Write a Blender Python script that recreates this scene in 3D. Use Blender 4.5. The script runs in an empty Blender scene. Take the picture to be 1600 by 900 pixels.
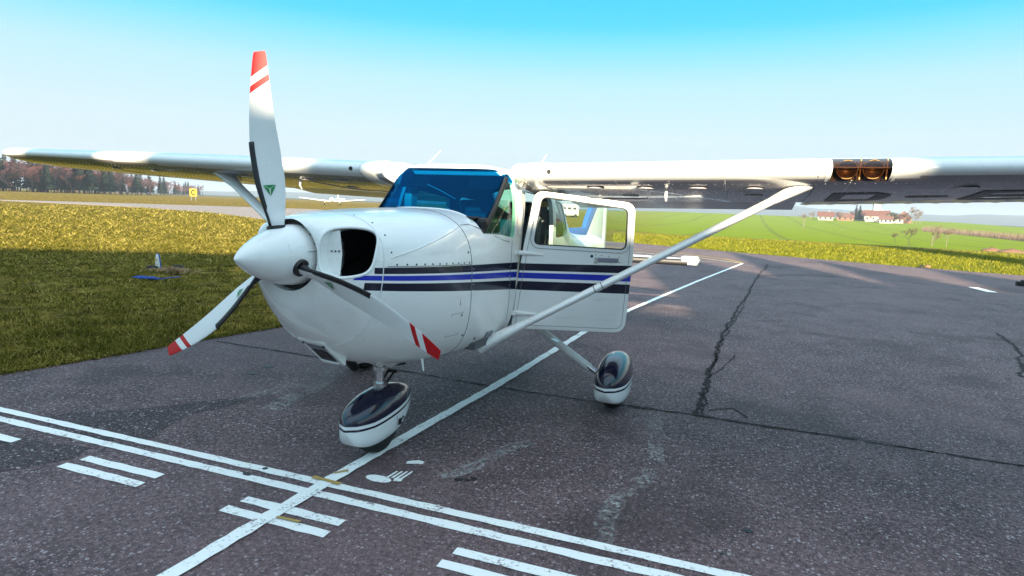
import bpy, bmesh, math, random
import numpy as np
from mathutils import Vector, Matrix

random.seed(7)
rng = np.random.default_rng(11)
scene = bpy.context.scene
R = math.radians

# ------------------------------------------------------------------ camera
# world frame: X = aircraft's left, Y = aft, Z = up; nose wheel near the origin
cam_d = bpy.data.cameras.new('camera')
cam = bpy.data.objects.new('camera', cam_d)
scene.collection.objects.link(cam)
CR = Vector((0.93023958, 0.36495452, 0.03824292))
CU = Vector((-0.08421783, 0.1108972, 0.99025712))
CF = Vector((-0.35715778, 0.92439711, -0.13389665))
CAM = Vector((2.1973, -3.4445, 1.6366))
M = Matrix((( CR.x, CU.x, -CF.x, CAM.x), (CR.y, CU.y, -CF.y, CAM.y), (CR.z, CU.z, -CF.z, CAM.z), (0, 0, 0, 1)))
cam.matrix_world = M
cam_d.sensor_width = 36; cam_d.sensor_fit = 'HORIZONTAL'
cam_d.lens = 36 * 946.314 / 1600
cam_d.clip_start = 0.05; cam_d.clip_end = 20000
scene.camera = cam

# ------------------------------------------------------------------ light
SUN_EL, SUN_AZ = R(15), R(165)          # azimuth of the sun, clockwise from +Y
world = bpy.data.worlds.new('World'); scene.world = world; world.use_nodes = True
wn = world.node_tree.nodes; wl = world.node_tree.links
bg = wn['Background']
sky = wn.new('ShaderNodeTexSky'); sky.sky_type = 'NISHITA'; sky.sun_disc = False
sky.sun_elevation = SUN_EL; sky.sun_rotation = SUN_AZ
sky.air_density = 1.0; sky.dust_density = 1.6; sky.ozone_density = 2.5
# the photograph's clear winter sky: pale at the horizon, deep cyan above, brightened overhead as added fill, the same all the way round
geo = wn.new('ShaderNodeNewGeometry'); sep = wn.new('ShaderNodeSeparateXYZ'); wl.new(geo.outputs['Incoming'], sep.inputs[0])
neg = wn.new('ShaderNodeMath'); neg.operation = 'MULTIPLY'; neg.inputs[1].default_value = -1; wl.new(sep.outputs[2], neg.inputs[0])
rmp = wn.new('ShaderNodeValToRGB'); wl.new(neg.outputs[0], rmp.inputs[0]); el = rmp.color_ramp.elements
for k, (p_, c_) in enumerate(((0, (.31, .345, .39)), (.11, (.325, .395, .425)), (.19, (.245, .405, .445)), (.245, (.085, .375, .45)), (.272, (.015, .335, .45)), (.31, (.0, .315, .45)), (.46, (.29, .53, .71)), (1, (.62, .71, .79)))):
    if k > 1: el.new(p_)
    el[k].position = p_; el[k].color = (*c_, 1)
scl = wn.new('ShaderNodeVectorMath'); scl.operation = 'SCALE'; scl.inputs['Scale'].default_value = 2.2; wl.new(rmp.outputs[0], scl.inputs[0])
mxs = wn.new('ShaderNodeMix'); mxs.data_type = 'RGBA'; mxs.inputs[0].default_value = .965; wl.new(sky.outputs[0], mxs.inputs[6]); wl.new(scl.outputs[0], mxs.inputs[7])
wl.new(mxs.outputs[2], bg.inputs['Color'])
bg.inputs['Strength'].default_value = 0.12

sun_d = bpy.data.lights.new('sun', 'SUN'); sun_d.energy = 2.8; sun_d.angle = R(0.53); sun_d.color = (1.0, 0.86, 0.62)
sun = bpy.data.objects.new('sun', sun_d); scene.collection.objects.link(sun)
to_sun = Vector((math.sin(SUN_AZ) * math.cos(SUN_EL), math.cos(SUN_AZ) * math.cos(SUN_EL), math.sin(SUN_EL)))
sun.rotation_euler = (-to_sun).to_track_quat('-Z', 'Y').to_euler()

scene.view_settings.view_transform = 'Standard'; scene.view_settings.look = 'None'
scene.view_settings.gamma = 1.0; scene.view_settings.exposure = 2.9
scene.view_settings.use_curve_mapping = False

# ------------------------------------------------------------------ helpers
COL = scene.collection
def link(o, parent=None):
    COL.objects.link(o)
    if parent is not None: o.parent = parent
    return o
def obj(name, verts, faces, mat=None, parent=None, smooth=False, sharp=None):
    me = bpy.data.meshes.new(name)
    me.from_pydata([tuple(v) for v in verts], [], [tuple(f) for f in faces]); me.update()
    o = bpy.data.objects.new(name, me)
    if mat is not None:
        for m in (mat if isinstance(mat, (list, tuple)) else [mat]): me.materials.append(m)
    link(o, parent)
    if smooth: shade(o, sharp)
    return o
def shade(o, ang=None):
    me = o.data
    me.polygons.foreach_set('use_smooth', [True] * len(me.polygons))
    if ang: me.set_sharp_from_angle(angle=R(ang))
def from_bm(name, bm, mat, parent=None, smooth=None):
    bmesh.ops.recalc_face_normals(bm, faces=bm.faces)
    me = bpy.data.meshes.new(name); bm.to_mesh(me); bm.free()
    o = bpy.data.objects.new(name, me)
    for m in (mat if isinstance(mat, (list, tuple)) else [mat]): me.materials.append(m)
    link(o, parent)
    if smooth: shade(o, smooth)
    return o
def tag(o, label=None, cat=None, group=None, kind=None):
    if label: o['label'] = label
    if cat: o['category'] = cat
    if group: o['group'] = group
    if kind: o['kind'] = kind
    return o
def empty(name, loc=(0, 0, 0), rz=0):
    o = bpy.data.objects.new(name, None); COL.objects.link(o)
    o.location = loc; o.rotation_euler = (0, 0, rz); o.empty_display_size = .2
    return o
def grid_faces(nr, nc, close=False, off=0):
    f = []
    for i in range(nr - 1):
        for j in range(nc if close else nc - 1):
            k = (j + 1) % nc
            f.append((off + i * nc + j, off + i * nc + k, off + (i + 1) * nc + k, off + (i + 1) * nc + j))
    return f
class MB:
    """collects simple shapes into one mesh"""
    def __init__(s): s.v = []; s.f = []
    def add(s, v, f):
        o = len(s.v); s.v += [tuple(p) for p in v]; s.f += [tuple(i + o for i in q) for q in f]; return s
    def box(s, c, d, rot=None):
        x, y, z = [k / 2 for k in d]
        vs = [Vector((a * x, b * y, e * z)) for a in (-1, 1) for b in (-1, 1) for e in (-1, 1)]
        if rot is not None: vs = [rot @ p for p in vs]
        vs = [p + Vector(c) for p in vs]
        return s.add(vs, [(0, 1, 3, 2), (4, 6, 7, 5), (0, 4, 5, 1), (2, 3, 7, 6), (0, 2, 6, 4), (1, 5, 7, 3)])
    def tube(s, pts, rad, n=10, cap=True, squash=None):
        pts = [Vector(p) for p in pts]
        if not isinstance(rad, (list, tuple)): rad = [rad] * len(pts)
        v = []; f = []; up = None
        for i, p in enumerate(pts):
            d = (pts[min(i + 1, len(pts) - 1)] - pts[max(i - 1, 0)]).normalized()
            if up is None:
                up = Vector((0, 0, 1)) if abs(d.z) < .9 else Vector((0, 1, 0))
            a = d.cross(up).normalized(); b = a.cross(d).normalized()
            up = b
            for j in range(n):
                t = 2 * math.pi * j / n
                r = rad[i]; ra, rb = (r, r) if squash is None else (r * squash[0], r * squash[1])
                v.append(p + a * math.cos(t) * ra + b * math.sin(t) * rb)
        f = grid_faces(len(pts), n, True)
        if cap:
            f.append(tuple(range(n))[::-1]); f.append(tuple((len(pts) - 1) * n + j for j in range(n)))
        return s.add(v, f)
    def lathe(s, c, axis, prof, n=24):
        """prof: (distance along axis, radius)"""
        ax = Vector(axis).normalized(); up = Vector((0, 0, 1)) if abs(ax.z) < .9 else Vector((1, 0, 0))
        a = ax.cross(up).normalized(); b = ax.cross(a).normalized(); c = Vector(c); v = []
        for d, r in prof:
            for j in range(n):
                t = 2 * math.pi * j / n
                v.append(c + ax * d + (a * math.cos(t) + b * math.sin(t)) * r)
        f = grid_faces(len(prof), n, True)
        f.append(tuple(range(n))); f.append(tuple((len(prof) - 1) * n + j for j in range(n))[::-1])
        return s.add(v, f)
    def prism(s, poly, o, u, w, n, t):
        """polygon (a,b) in plane o+a*u+b*w, extruded by t along n"""
        o, u, w, n = map(Vector, (o, u, w, n)); k = len(poly)
        v = [o + u * a + w * b for a, b in poly] + [o + u * a + w * b + n * t for a, b in poly]
        f = [tuple(range(k))[::-1], tuple(range(k, 2 * k))] + [(i, (i + 1) % k, k + (i + 1) % k, k + i) for i in range(k)]
        return s.add(v, f)
    def build(s, name, mat, parent=None, smooth=None, bevel=None, seg=2):
        o = obj(name, s.v, s.f, mat, parent)
        bm = bmesh.new(); bm.from_mesh(o.data)
        bmesh.ops.recalc_face_normals(bm, faces=bm.faces)
        if bevel:
            ed = [e for e in bm.edges if len(e.link_faces) == 2 and e.calc_face_angle(0) > R(30)]
            bmesh.ops.bevel(bm, geom=ed, offset=bevel, segments=seg, affect='EDGES', profile=.5, clamp_overlap=True)
        bm.to_mesh(o.data); bm.free()
        if smooth: shade(o, smooth)
        return o
def roundpoly(pts, rads, n=6):
    out = []; k = len(pts)
    for i in range(k):
        p = Vector(pts[i]); a = Vector(pts[i - 1]); b = Vector(pts[(i + 1) % k]); r = rads[i] if isinstance(rads, (list, tuple)) else rads
        if r <= 0: out.append(tuple(p)); continue
        da = (a - p).normalized(); db = (b - p).normalized()
        ang = da.angle(db); d = min(r / math.tan(ang / 2), (a - p).length * .49, (b - p).length * .49)
        s = p + da * d; e = p + db * d
        for j in range(n + 1):
            t = j / n
            out.append(tuple(s * (1 - t) ** 2 + p * 2 * t * (1 - t) + e * t * t))
    return out
def boolean(o, cutter, op='DIFFERENCE', keep=False):
    m = o.modifiers.new('b', 'BOOLEAN'); m.operation = op; m.object = cutter; m.solver = 'EXACT'
    bpy.context.view_layer.update()
    dg = bpy.context.evaluated_depsgraph_get()
    me = bpy.data.meshes.new_from_object(o.evaluated_get(dg))
    o.modifiers.clear(); old = o.data; o.data = me; me.name = old.name
    if not keep: bpy.data.objects.remove(cutter)
    return o
def interp(tab, x):
    xs = [t[0] for t in tab]
    return [float(np.interp(x, xs, [t[k] for t in tab])) for k in range(1, len(tab[0]))]
def smooth_interp(tab, x):
    """monotone-ish cubic (finite difference Hermite)"""
    xs = [t[0] for t in tab]; n = len(xs)
    if x <= xs[0]: return list(tab[0][1:])
    if x >= xs[-1]: return list(tab[-1][1:])
    i = max(k for k in range(n - 1) if xs[k] <= x); h = xs[i + 1] - xs[i]; t = (x - xs[i]) / h; out = []
    for k in range(1, len(tab[0])):
        y = [r[k] for r in tab]
        def sl(j):
            if j == 0: return (y[1] - y[0]) / (xs[1] - xs[0])
            if j == n - 1: return (y[-1] - y[-2]) / (xs[-1] - xs[-2])
            a = (y[j] - y[j - 1]) / (xs[j] - xs[j - 1]); b = (y[j + 1] - y[j]) / (xs[j + 1] - xs[j])
            return 0 if a * b <= 0 else 2 * a * b / (a + b)
        m0, m1 = sl(i) * h, sl(i + 1) * h
        out.append((2*t**3-3*t*t+1)*y[i] + (t**3-2*t*t+t)*m0 + (-2*t**3+3*t*t)*y[i+1] + (t**3-t*t)*m1)
    return out
def pix(x, y):
    return CF + CR * ((x - 800) / 946.314) + CU * ((450 - y) / 946.314)
def gnd(x, y, z=0.0):
    d = pix(x, y); return CAM + d * ((z - CAM.z) / d.z)
def at_depth(x, dist):
    """ground position seen at image column x, at a horizontal distance"""
    d = pix(x, 330); d.z = 0; d.normalize(); return Vector((CAM.x, CAM.y, 0)) + d * dist

# ------------------------------------------------------------------ materials
class NT:
    def __init__(s, name):
        s.m = bpy.data.materials.new(name); s.m.use_nodes = True
        s.n = s.m.node_tree.nodes; s.l = s.m.node_tree.links
        s.b = s.n['Principled BSDF']; s.out = s.n['Material Output']
    def new(s, t, **k):
        q = s.n.new(t)
        for a, b in k.items(): setattr(q, a, b)
        return q
    def val(s, sock, v):
        if hasattr(v, 'links') or isinstance(v, bpy.types.NodeSocket): s.l.new(v, sock)
        else: sock.default_value = v
    def math(s, op, a, b=0.0, c=0.0, clamp=False):
        q = s.new('ShaderNodeMath', operation=op); q.use_clamp = clamp
        s.val(q.inputs[0], a); s.val(q.inputs[1], b); s.val(q.inputs[2], c); return q.outputs[0]
    def mix(s, f, a, b):
        q = s.new('ShaderNodeMix', data_type='RGBA'); s.val(q.inputs[0], f)
        for i, v in ((6, a), (7, b)):
            s.val(q.inputs[i], v if not isinstance(v, tuple) else (*v, 1) if len(v) == 3 else v)
        return q.outputs[2]
    def coord(s, which='Object'):
        return s.new('ShaderNodeTexCoord').outputs[which]
    def noise(s, vec, scale, detail=4, rough=.55, out=0):
        q = s.new('ShaderNodeTexNoise'); s.l.new(vec, q.inputs['Vector']); q.inputs['Scale'].default_value = scale
        q.inputs['Detail'].default_value = detail; q.inputs['Roughness'].default_value = rough; return q.outputs[out]
    def ramp(s, f, stops):
        q = s.new('ShaderNodeValToRGB'); s.val(q.inputs[0], f); e = q.color_ramp.elements
        while len(e) < len(stops): e.new(.5)
        for el, (p, c) in zip(e, stops): el.position = p; el.color = (*c, 1) if len(c) == 3 else c
        return q.outputs[0]
    def bump(s, h, strength=.3, dist=.01):
        q = s.new('ShaderNodeBump'); q.inputs['Strength'].default_value = strength; q.inputs['Distance'].default_value = dist
        s.l.new(h, q.inputs['Height']); s.l.new(q.outputs[0], s.b.inputs['Normal']); return q
    def set(s, **k):
        for a, v in k.items():
            a = a.replace('_', ' ').capitalize() if a not in ('IOR',) else a
            sock = s.b.inputs[{'Base color': 'Base Color', 'Coat weight': 'Coat Weight', 'Coat roughness': 'Coat Roughness', 'Transmission weight': 'Transmission Weight', 'Specular': 'Specular IOR Level'}.get(a, a)]
            if isinstance(v, tuple) and len(v) == 3: v = (*v, 1)
            s.val(sock, v)
        return s
def simple(name, col, rough=.5, metal=0.0, coat=0.0, spec=.5, vary=.12, nscale=6):
    t = NT(name); c = t.coord()
    n = t.noise(c, nscale, 4)
    t.set(base_color=t.mix(n, tuple(k * (1 - vary) for k in col), tuple(min(1, k * (1 + vary)) for k in col)),
          roughness=t.math('MULTIPLY_ADD', n, .12, rough - .06), metallic=metal, coat_weight=coat, specular=spec)
    return t.m
NAVY = (.006, .008, .025); BLUE = (.012, .03, .42); WHITE = (.84, .84, .82)
def paint(name, stripe=None, grime=.5):
    """stripe = (z at Y=0, slope of top edge, thickness at Y=0, slope of thickness, Y offset)"""
    t = NT(name); c = t.coord()
    n = t.noise(c, 2.3, 5); n2 = t.noise(c, 30, 3)
    col = t.mix(t.math('MULTIPLY', t.math('SUBTRACT', n, .35, clamp=True), grime), WHITE, (.66, .66, .63))
    mp = t.new('ShaderNodeMapping'); mp.inputs['Scale'].default_value = (9, 1.2, 9); t.l.new(c, mp.inputs[0]); st = t.noise(mp.outputs[0], 2.2, 5, .7)
    col = t.mix(t.math('MULTIPLY', t.ramp(st, [(.55, (0, 0, 0)), (.75, (1, 1, 1))]), .30), col, (.50, .47, .42))
    col = t.mix(t.math('MULTIPLY', t.ramp(n2, [(.66, (0, 0, 0)), (.74, (1, 1, 1))]), .22), col, (.35, .32, .28))
    rough = t.math('MULTIPLY_ADD', n2, .10, .17)
    if stripe:
        z0, sl, th, ths, yo = stripe
        xyz = t.new('ShaderNodeSeparateXYZ'); t.l.new(c, xyz.inputs[0])
        y = t.math('ADD', xyz.outputs[1], yo); z = xyz.outputs[2]
        top = t.math('MULTIPLY_ADD', y, sl, z0); thick = t.math('MULTIPLY_ADD', y, ths, th)
        u = t.math('DIVIDE', t.math('SUBTRACT', top, z), thick)
        def band(a, b, y0=-.80, k=0.0):
            on = t.math('GREATER_THAN', t.math('MULTIPLY_ADD', u, k, xyz.outputs[1]), y0)
            return t.math('MULTIPLY', on, t.math('MULTIPLY', t.math('GREATER_THAN', u, a), t.math('LESS_THAN', u, b)))
        nv = t.math('ADD', band(0, .27, -.755), band(.665, 1.0, -.80), clamp=True)
        col = t.mix(nv, col, NAVY); col = t.mix(band(.345, .56, -.80, .1), col, BLUE)
    t.set(base_color=col, roughness=rough, coat_weight=.28, coat_roughness=.06, specular=.5)
    bq = t.bump(t.noise(c, 3.5, 2), .02, .05)
    return t.m
MAT = {}
MAT['paint'] = paint('white_paint')
MAT['hull'] = paint('white_paint_striped', (1.252, -.048, .162, .052, 0))
MAT['door'] = paint('door_paint_striped', (1.201, .010, .207, .018, 0))
MAT['belly'] = simple('shaded_white_underside', (.33, .31, .33), .22, coat=.5, vary=.08)  # white wing paint darkened to carry the shade under the wings
MAT['interior'] = simple('cabin_lining', (.10, .10, .105), .8)
MAT['headliner'] = simple('pale_trim', (.86, .88, .80), .7)
MAT['black'] = simple('black_plastic', (.008, .008, .009), .45)
MAT['void'] = simple('inlet_dark', (.002, .002, .002), 1.0, spec=0.0)  # black put in for the dark depth of the inlets
MAT['rubber'] = simple('rubber', (.012, .012, .012), .75)
MAT['boot'] = simple('rubber_boot', (.010, .009, .012), .5)
MAT['navy'] = simple('navy_gloss_paint', (.004, .005, .022), .10, coat=1.0, vary=.05)
MAT['steel'] = simple('brushed_steel', (.55, .55, .55), .28, 1.0)
MAT['chrome'] = simple('chrome', (.8, .8, .8), .08, 1.0)
MAT['sun_glint'] = simple('sun_glint_metal', (.17, .10, .035), .5, .8)  # the sun's amber glint is put into the lamp and bracket colour
MAT['dark_metal'] = simple('dark_metal', (.06, .055, .05), .5, .8)
MAT['seam'] = simple('panel_gap', (.13, .13, .14), .7)
MAT['seam_white'] = simple('panel_bead', (.72, .73, .73), .3)
MAT['screw'] = simple('dark_screw', (.05, .05, .055), .4, .7)
MAT['beige'] = simple('door_jamb_paint', (.62, .56, .48), .4)
MAT['yellow'] = simple('yellow_label', (.75, .45, .06), .5)
MAT['blue'] = simple('blue_paint', (.02, .08, .34), .25, coat=.5)
MAT['letter'] = simple('black_lettering', (.008, .008, .010), .35)
MAT['green'] = simple('green_sticker', (.01, .22, .06), .4)
MAT['grey_handle'] = simple('grey_handle', (.24, .25, .30), .4, .5)
def glass(name, col, gloss=1.0, rough=.0):
    t = NT(name)
    tr = t.new('ShaderNodeBsdfTransparent'); tr.inputs[0].default_value = (*col, 1)
    gl = t.new('ShaderNodeBsdfGlossy'); gl.inputs['Roughness'].default_value = rough; gl.inputs[0].default_value = (1, 1, 1, 1)
    fr = t.new('ShaderNodeFresnel'); fr.inputs[0].default_value = 1.5
    mx = t.new('ShaderNodeMixShader')
    front = t.math('SUBTRACT', 1.0, t.new('ShaderNodeNewGeometry').outputs['Backfacing'])     # only the outer face mirrors
    t.l.new(t.math('MULTIPLY', t.math('MULTIPLY', fr.outputs[0], gloss), front), mx.inputs[0]); t.l.new(tr.outputs[0], mx.inputs[1]); t.l.new(gl.outputs[0], mx.inputs[2])
    t.l.new(mx.outputs[0], t.out.inputs[0]); return t.m
t = NT('blue_tinted_acrylic')                        # blue tint; the sky's blue reflection is put into the gloss colour
tr = t.new('ShaderNodeBsdfTransparent'); tr.inputs[0].default_value = (.12, .52, .68, 1)
gl = t.new('ShaderNodeBsdfGlossy'); gl.inputs['Roughness'].default_value = .02; gl.inputs[0].default_value = (.02, .20, .55, 1)
lw = t.new('ShaderNodeFresnel'); lw.inputs[0].default_value = 1.6; mx = t.new('ShaderNodeMixShader')
front = t.math('SUBTRACT', 1.0, t.new('ShaderNodeNewGeometry').outputs['Backfacing'])
t.l.new(t.math('MULTIPLY', t.math('MULTIPLY_ADD', lw.outputs[0], .9, .07, clamp=True), front), mx.inputs[0]); t.l.new(tr.outputs[0], mx.inputs[1]); t.l.new(gl.outputs[0], mx.inputs[2]); t.l.new(mx.outputs[0], t.out.inputs[0])
MAT['tint'] = t.m
MAT['clear'] = glass('clear_acrylic', (.90, .97, .93), .8)
MAT['smoke'] = glass('smoky_light_cover', (.34, .25, .18), .9)
MAT['green_pane'] = glass('greenish_acrylic', (.72, .95, .80), .8)

# ================================================================== SETTING
# ---- terrain: one sheet, polar grid round the place, with a shallow valley to the right
def sstep(a, b, x):
    t = min(1, max(0, (x - a) / (b - a))); return t * t * (3 - 2 * t)
VAL = [(0, 0), (46, 0), (60, -.5), (90, -1.5), (130, -2.6), (200, -3.0), (300, -2.6), (380, -.9), (450, 1.1), (520, 2.2), (800, 2.0), (7000, 0)]
FLT = [(0, 0), (90, 0), (150, .35), (260, .3), (800, 0), (7000, 0)]
def terrain_z(x, y):
    dx, dy = x - CAM.x, y - CAM.y; d = math.hypot(dx, dy)
    az = math.degrees(math.atan2(dx, dy))          # clockwise from +Y
    k = sstep(-16, -6, az) * (1 - sstep(60, 90, az))
    far = 1 - .25 * sstep(22, 34, az)
    v = smooth_interp(VAL, d)[0]
    if v > 0: v = v * (1 - .9 * sstep(14, 20, az))
    return k * v + (1 - k) * smooth_interp(FLT, d)[0]
NA, rs = 300, [0.5] + list(np.geomspace(2, 60, 40)) + list(np.linspace(64, 520, 90)) + list(np.geomspace(540, 9000, 30))
tv = [(CAM.x, CAM.y, -.03)]; tf = []
for d in rs:
    for j in range(NA):
        a = 2 * math.pi * j / NA; x = CAM.x + d * math.sin(a); y = CAM.y + d * math.cos(a)
        tv.append((x, y, terrain_z(x, y) - .03))
tf = [(0, 1 + (j + 1) % NA, 1 + j) for j in range(NA)] + [tuple(reversed(q)) for q in grid_faces(len(rs), NA, True, 1)]
t = NT('meadow')
c = t.coord()
xyz = t.new('ShaderNodeSeparateXYZ'); t.l.new(c, xyz.inputs[0])
n1 = t.noise(c, .12, 5, .6); n2 = t.noise(c, 2.2, 5, .7); n3 = t.noise(c, .02, 3); n4 = t.noise(c, 14, 4, .7)
dry = t.mix(t.ramp(n2, [(.38, (0, 0, 0)), (.62, (1, 1, 1))]), (.040, .028, .008), (.33, .235, .045))
fresh = t.mix(n2, (.085, .105, .012), (.20, .205, .022))
field = t.mix(n1, (.13, .19, .005), (.21, .265, .008))
# dry turf left of the apron, fresher strip to the right, young crop in the valley
az = t.math('ARCTAN2', t.math('SUBTRACT', xyz.outputs[0], CAM.x), t.math('SUBTRACT', xyz.outputs[1], CAM.y))
rightside = t.new('ShaderNodeMapRange'); rightside.inputs[1].default_value = -.32; rightside.inputs[2].default_value = -.10
t.l.new(az, rightside.inputs[0])
vx = t.math('SUBTRACT', xyz.outputs[0], CAM.x); vy = t.math('SUBTRACT', xyz.outputs[1], CAM.y)
dist = t.math('SQRT', t.math('ADD', t.math('MULTIPLY', vx, vx), t.math('MULTIPLY', vy, vy)))
# crop tramlines: narrow paler tracks across the field
wv = t.new('ShaderNodeTexWave', wave_type='BANDS', bands_direction='X'); wv.inputs['Scale'].default_value = .018; wv.inputs['Distortion'].default_value = .6
t.l.new(c, wv.inputs['Vector'])
track = t.math('GREATER_THAN', wv.outputs[1], .985)
field = t.mix(t.math('MULTIPLY', track, .5), field, (.10, .10, .035))
edge = t.math('MULTIPLY_ADD', n1, 10, 42.5)
isfield = t.new('ShaderNodeMapRange'); t.l.new(t.math('SUBTRACT', dist, edge), isfield.inputs[0]); isfield.inputs[1].default_value = 2; isfield.inputs[2].default_value = 9
band = t.new('ShaderNodeMapRange'); t.l.new(t.math('ABSOLUTE', t.math('SUBTRACT', dist, edge)), band.inputs[0]); band.inputs[1].default_value = 5; band.inputs[2].default_value = 1
strip = t.mix(t.math('MULTIPLY', band.outputs[0], .65), fresh, (.26, .19, .07))
rcol = t.mix(isfield.outputs[0], strip, field)
col = t.mix(rightside.outputs[0], dry, rcol)
farf = t.new('ShaderNodeMapRange'); t.l.new(dist, farf.inputs[0]); farf.inputs[1].default_value = 560; farf.inputs[2].default_value = 700
col = t.mix(farf.outputs[0], col, (.055, .055, .03))
t.set(base_color=col, roughness=1.0, specular=.05)
t.bump(t.math('MULTIPLY_ADD', n2, 1.0, n4), 1.0, .12)
MAT['meadow'] = t.m
ground = obj('ground', tv, tf, MAT['meadow'], smooth=True); tag(ground, kind='structure')

# ---- far hills, a ring of low wooded ridges
hv = []; HN = 420
def ridge(a, k):
    return (26 + 13 * math.sin(3.1 * a + k) + 8 * math.sin(7.7 * a + 2 * k) + 4 * math.sin(19 * a + k) + 2.2 * math.sin(47 * a) + 1.2 * math.sin(113 * a + k))
for i in range(HN):
    a = 2 * math.pi * i / HN
    for d, kz in ((2500, -3), (2750, .45), (3000, .8), (3300, 1.0), (3800, .2)):
        z = -3 if kz < 0 else ridge(a, 1.3) * kz * (1.0 + .35 * sstep(.1, .5, math.sin(a + .35)))
        hv.append((CAM.x + d * math.sin(a), CAM.y + d * math.cos(a), z))
hf = [(i * 5 + j, ((i + 1) % HN) * 5 + j, ((i + 1) % HN) * 5 + j + 1, i * 5 + j + 1) for i in range(HN) for j in range(4)]
t = NT('wooded_hills'); c = t.coord(); n = t.noise(c, .012, 6, .7)
t.set(base_color=t.mix(n, (.02, .028, .022), (.07, .06, .04)), roughness=1.0, specular=0.0); MAT['hills'] = t.m
hills = obj('hills', hv, hf, MAT['hills'], smooth=True); tag(hills, kind='structure')

# ---- pavement
def asphalt(name, a, b, stain=True):
    t = NT(name); c = t.coord()
    big = t.noise(c, .35, 5, .6); med = t.noise(c, 2.2, 5, .65); grit = t.noise(c, 34, 4, .85); fine = t.noise(c, 95, 3, .8)
    base = t.mix(t.ramp(big, [(.35, (0, 0, 0)), (.65, (1, 1, 1))]), a, b)
    base = t.mix(t.math('MULTIPLY', t.ramp(med, [(.45, (0, 0, 0)), (.70, (1, 1, 1))]), .55), base, tuple(k * 1.6 for k in b))
    base = t.mix(t.math('MULTIPLY', t.ramp(med, [(.30, (1, 1, 1)), (.46, (0, 0, 0))]), .55), base, tuple(k * .55 for k in a))
    # binder pits and pale chippings
    base = t.mix(t.math('MULTIPLY', t.ramp(grit, [(.38, (1, 1, 1)), (.50, (0, 0, 0))]), .85), base, tuple(k * .12 for k in a))
    base = t.mix(t.math('MULTIPLY', t.ramp(grit, [(.52, (0, 0, 0)), (.66, (1, 1, 1))]), .70), base, tuple(k * 2.6 for k in b))
    base = t.mix(t.math('MULTIPLY', t.ramp(fine, [(.36, (1, 1, 1)), (.47, (0, 0, 0))]), .45), base, tuple(k * .2 for k in a))
    for sc_, th in ((46, .84), (100, .80)):
        vo = t.new('ShaderNodeTexVoronoi'); vo.inputs['Scale'].default_value = sc_; t.l.new(c, vo.inputs['Vector'])
        sp = t.new('ShaderNodeSeparateColor'); t.l.new(vo.outputs['Color'], sp.inputs[0])
        g = t.math('MULTIPLY', t.math('GREATER_THAN', sp.outputs[0], th), t.math('LESS_THAN', vo.outputs['Distance'], .40))
        base = t.mix(t.math('MULTIPLY', g, t.math('MULTIPLY_ADD', sp.outputs[1], .6, .3)), base, (.46, .40, .42))
    if stain:
        dk = t.noise(c, .8, 4, .55); dk2 = t.noise(c, .28, 3, .5)
        base = t.mix(t.math('MULTIPLY', t.ramp(dk, [(.55, (0, 0, 0)), (.63, (1, 1, 1))]), .45), base, tuple(k * .5 for k in a))
        base = t.mix(t.math('MULTIPLY', t.ramp(dk2, [(.50, (0, 0, 0)), (.64, (1, 1, 1))]), .30), base, tuple(k * 1.5 for k in b))
    t.set(base_color=base, roughness=t.math('MULTIPLY_ADD', fine, .3, .55), specular=.3)
    t.bump(t.math('ADD', grit, t.math('MULTIPLY', fine, .5)), .9, .012)
    return t.m
MAT['asphalt'] = asphalt('asphalt', (.085, .055, .060), (.134, .087, .091))
MAT['taxi'] = asphalt('worn_taxiway_asphalt', (.22, .175, .155), (.26, .21, .185), False)
def sheet(name, pts, z, mat, parent=None, thick=None):
    n = len(pts); v = [(p[0], p[1], z) for p in pts]; f = [tuple(range(n))]
    if thick:
        v += [(p[0], p[1], z - thick) for p in pts]; f += [(i, (i + 1) % n, n + (i + 1) % n, n + i) for i in range(n)]
    o = obj(name, v, f, mat, parent)
    bm = bmesh.new(); bm.from_mesh(o.data); bmesh.ops.recalc_face_normals(bm, faces=bm.faces)
    if sum(q.normal.z * q.calc_area() for q in bm.faces) < 0: bmesh.ops.reverse_faces(bm, faces=bm.faces)
    bmesh.ops.triangulate(bm, faces=[q for q in bm.faces if len(q.verts) > 4]); bm.to_mesh(o.data); bm.free()
    return o
left_edge = [(-4.6, -9), (-3.98, -1.2), (-3.83, -.25), (-3.72, .3), (-3.59, .9), (-3.44, 1.8), (-3.27, 2.6), (-2.9, 4.2), (-2.6, 5.6), (-3.2, 9), (-5.5, 13)]
far_edge = [(-8, 26.5), (-3.21, 27.7), (1.98, 24.9), (4.88, 23.6), (8.03, 22.2), (10.87, 21.4), (20, 20), (45, 14)]
def rag(pts, step=.22, amp=.03):
    out = []
    for a, b in zip(pts, pts[1:]):
        a = Vector(a); b = Vector(b); k = max(1, int((b - a).length / step))
        nn = Vector((-(b - a).y, (b - a).x)).normalized()
        for i in range(k): out.append(tuple(a.lerp(b, i / k) + nn * random.uniform(-amp, amp)))
    out.append(tuple(pts[-1])); return out
apron_pts = rag(left_edge) + rag(far_edge, .6, .06) + [(60, -70), (-40, -70), (-9, -30)]
apron = sheet('apron', apron_pts, 0.0, MAT['asphalt'], thick=.06); tag(apron, kind='structure')
near = [(-160, 62), (-110, 52), (-80.5, 41.8), (-62.6, 43.5), (-44, 38.7), (-28.5, 29.9), (-16, 20), (-8, 14.5), (-3, 8)]
far = [(-3, 27.4), (-9, 29.5), (-25, 42), (-60.5, 74), (-90, 90), (-129, 103), (-165, 100), (-240, 120), (-240, 90)]
taxi = sheet('taxiway', rag(near, 2, .1) + rag(far, 3, .12), -.006, MAT['taxi'], thick=.05); tag(taxi, kind='structure')
taxi.location.z = 0.0

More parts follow.
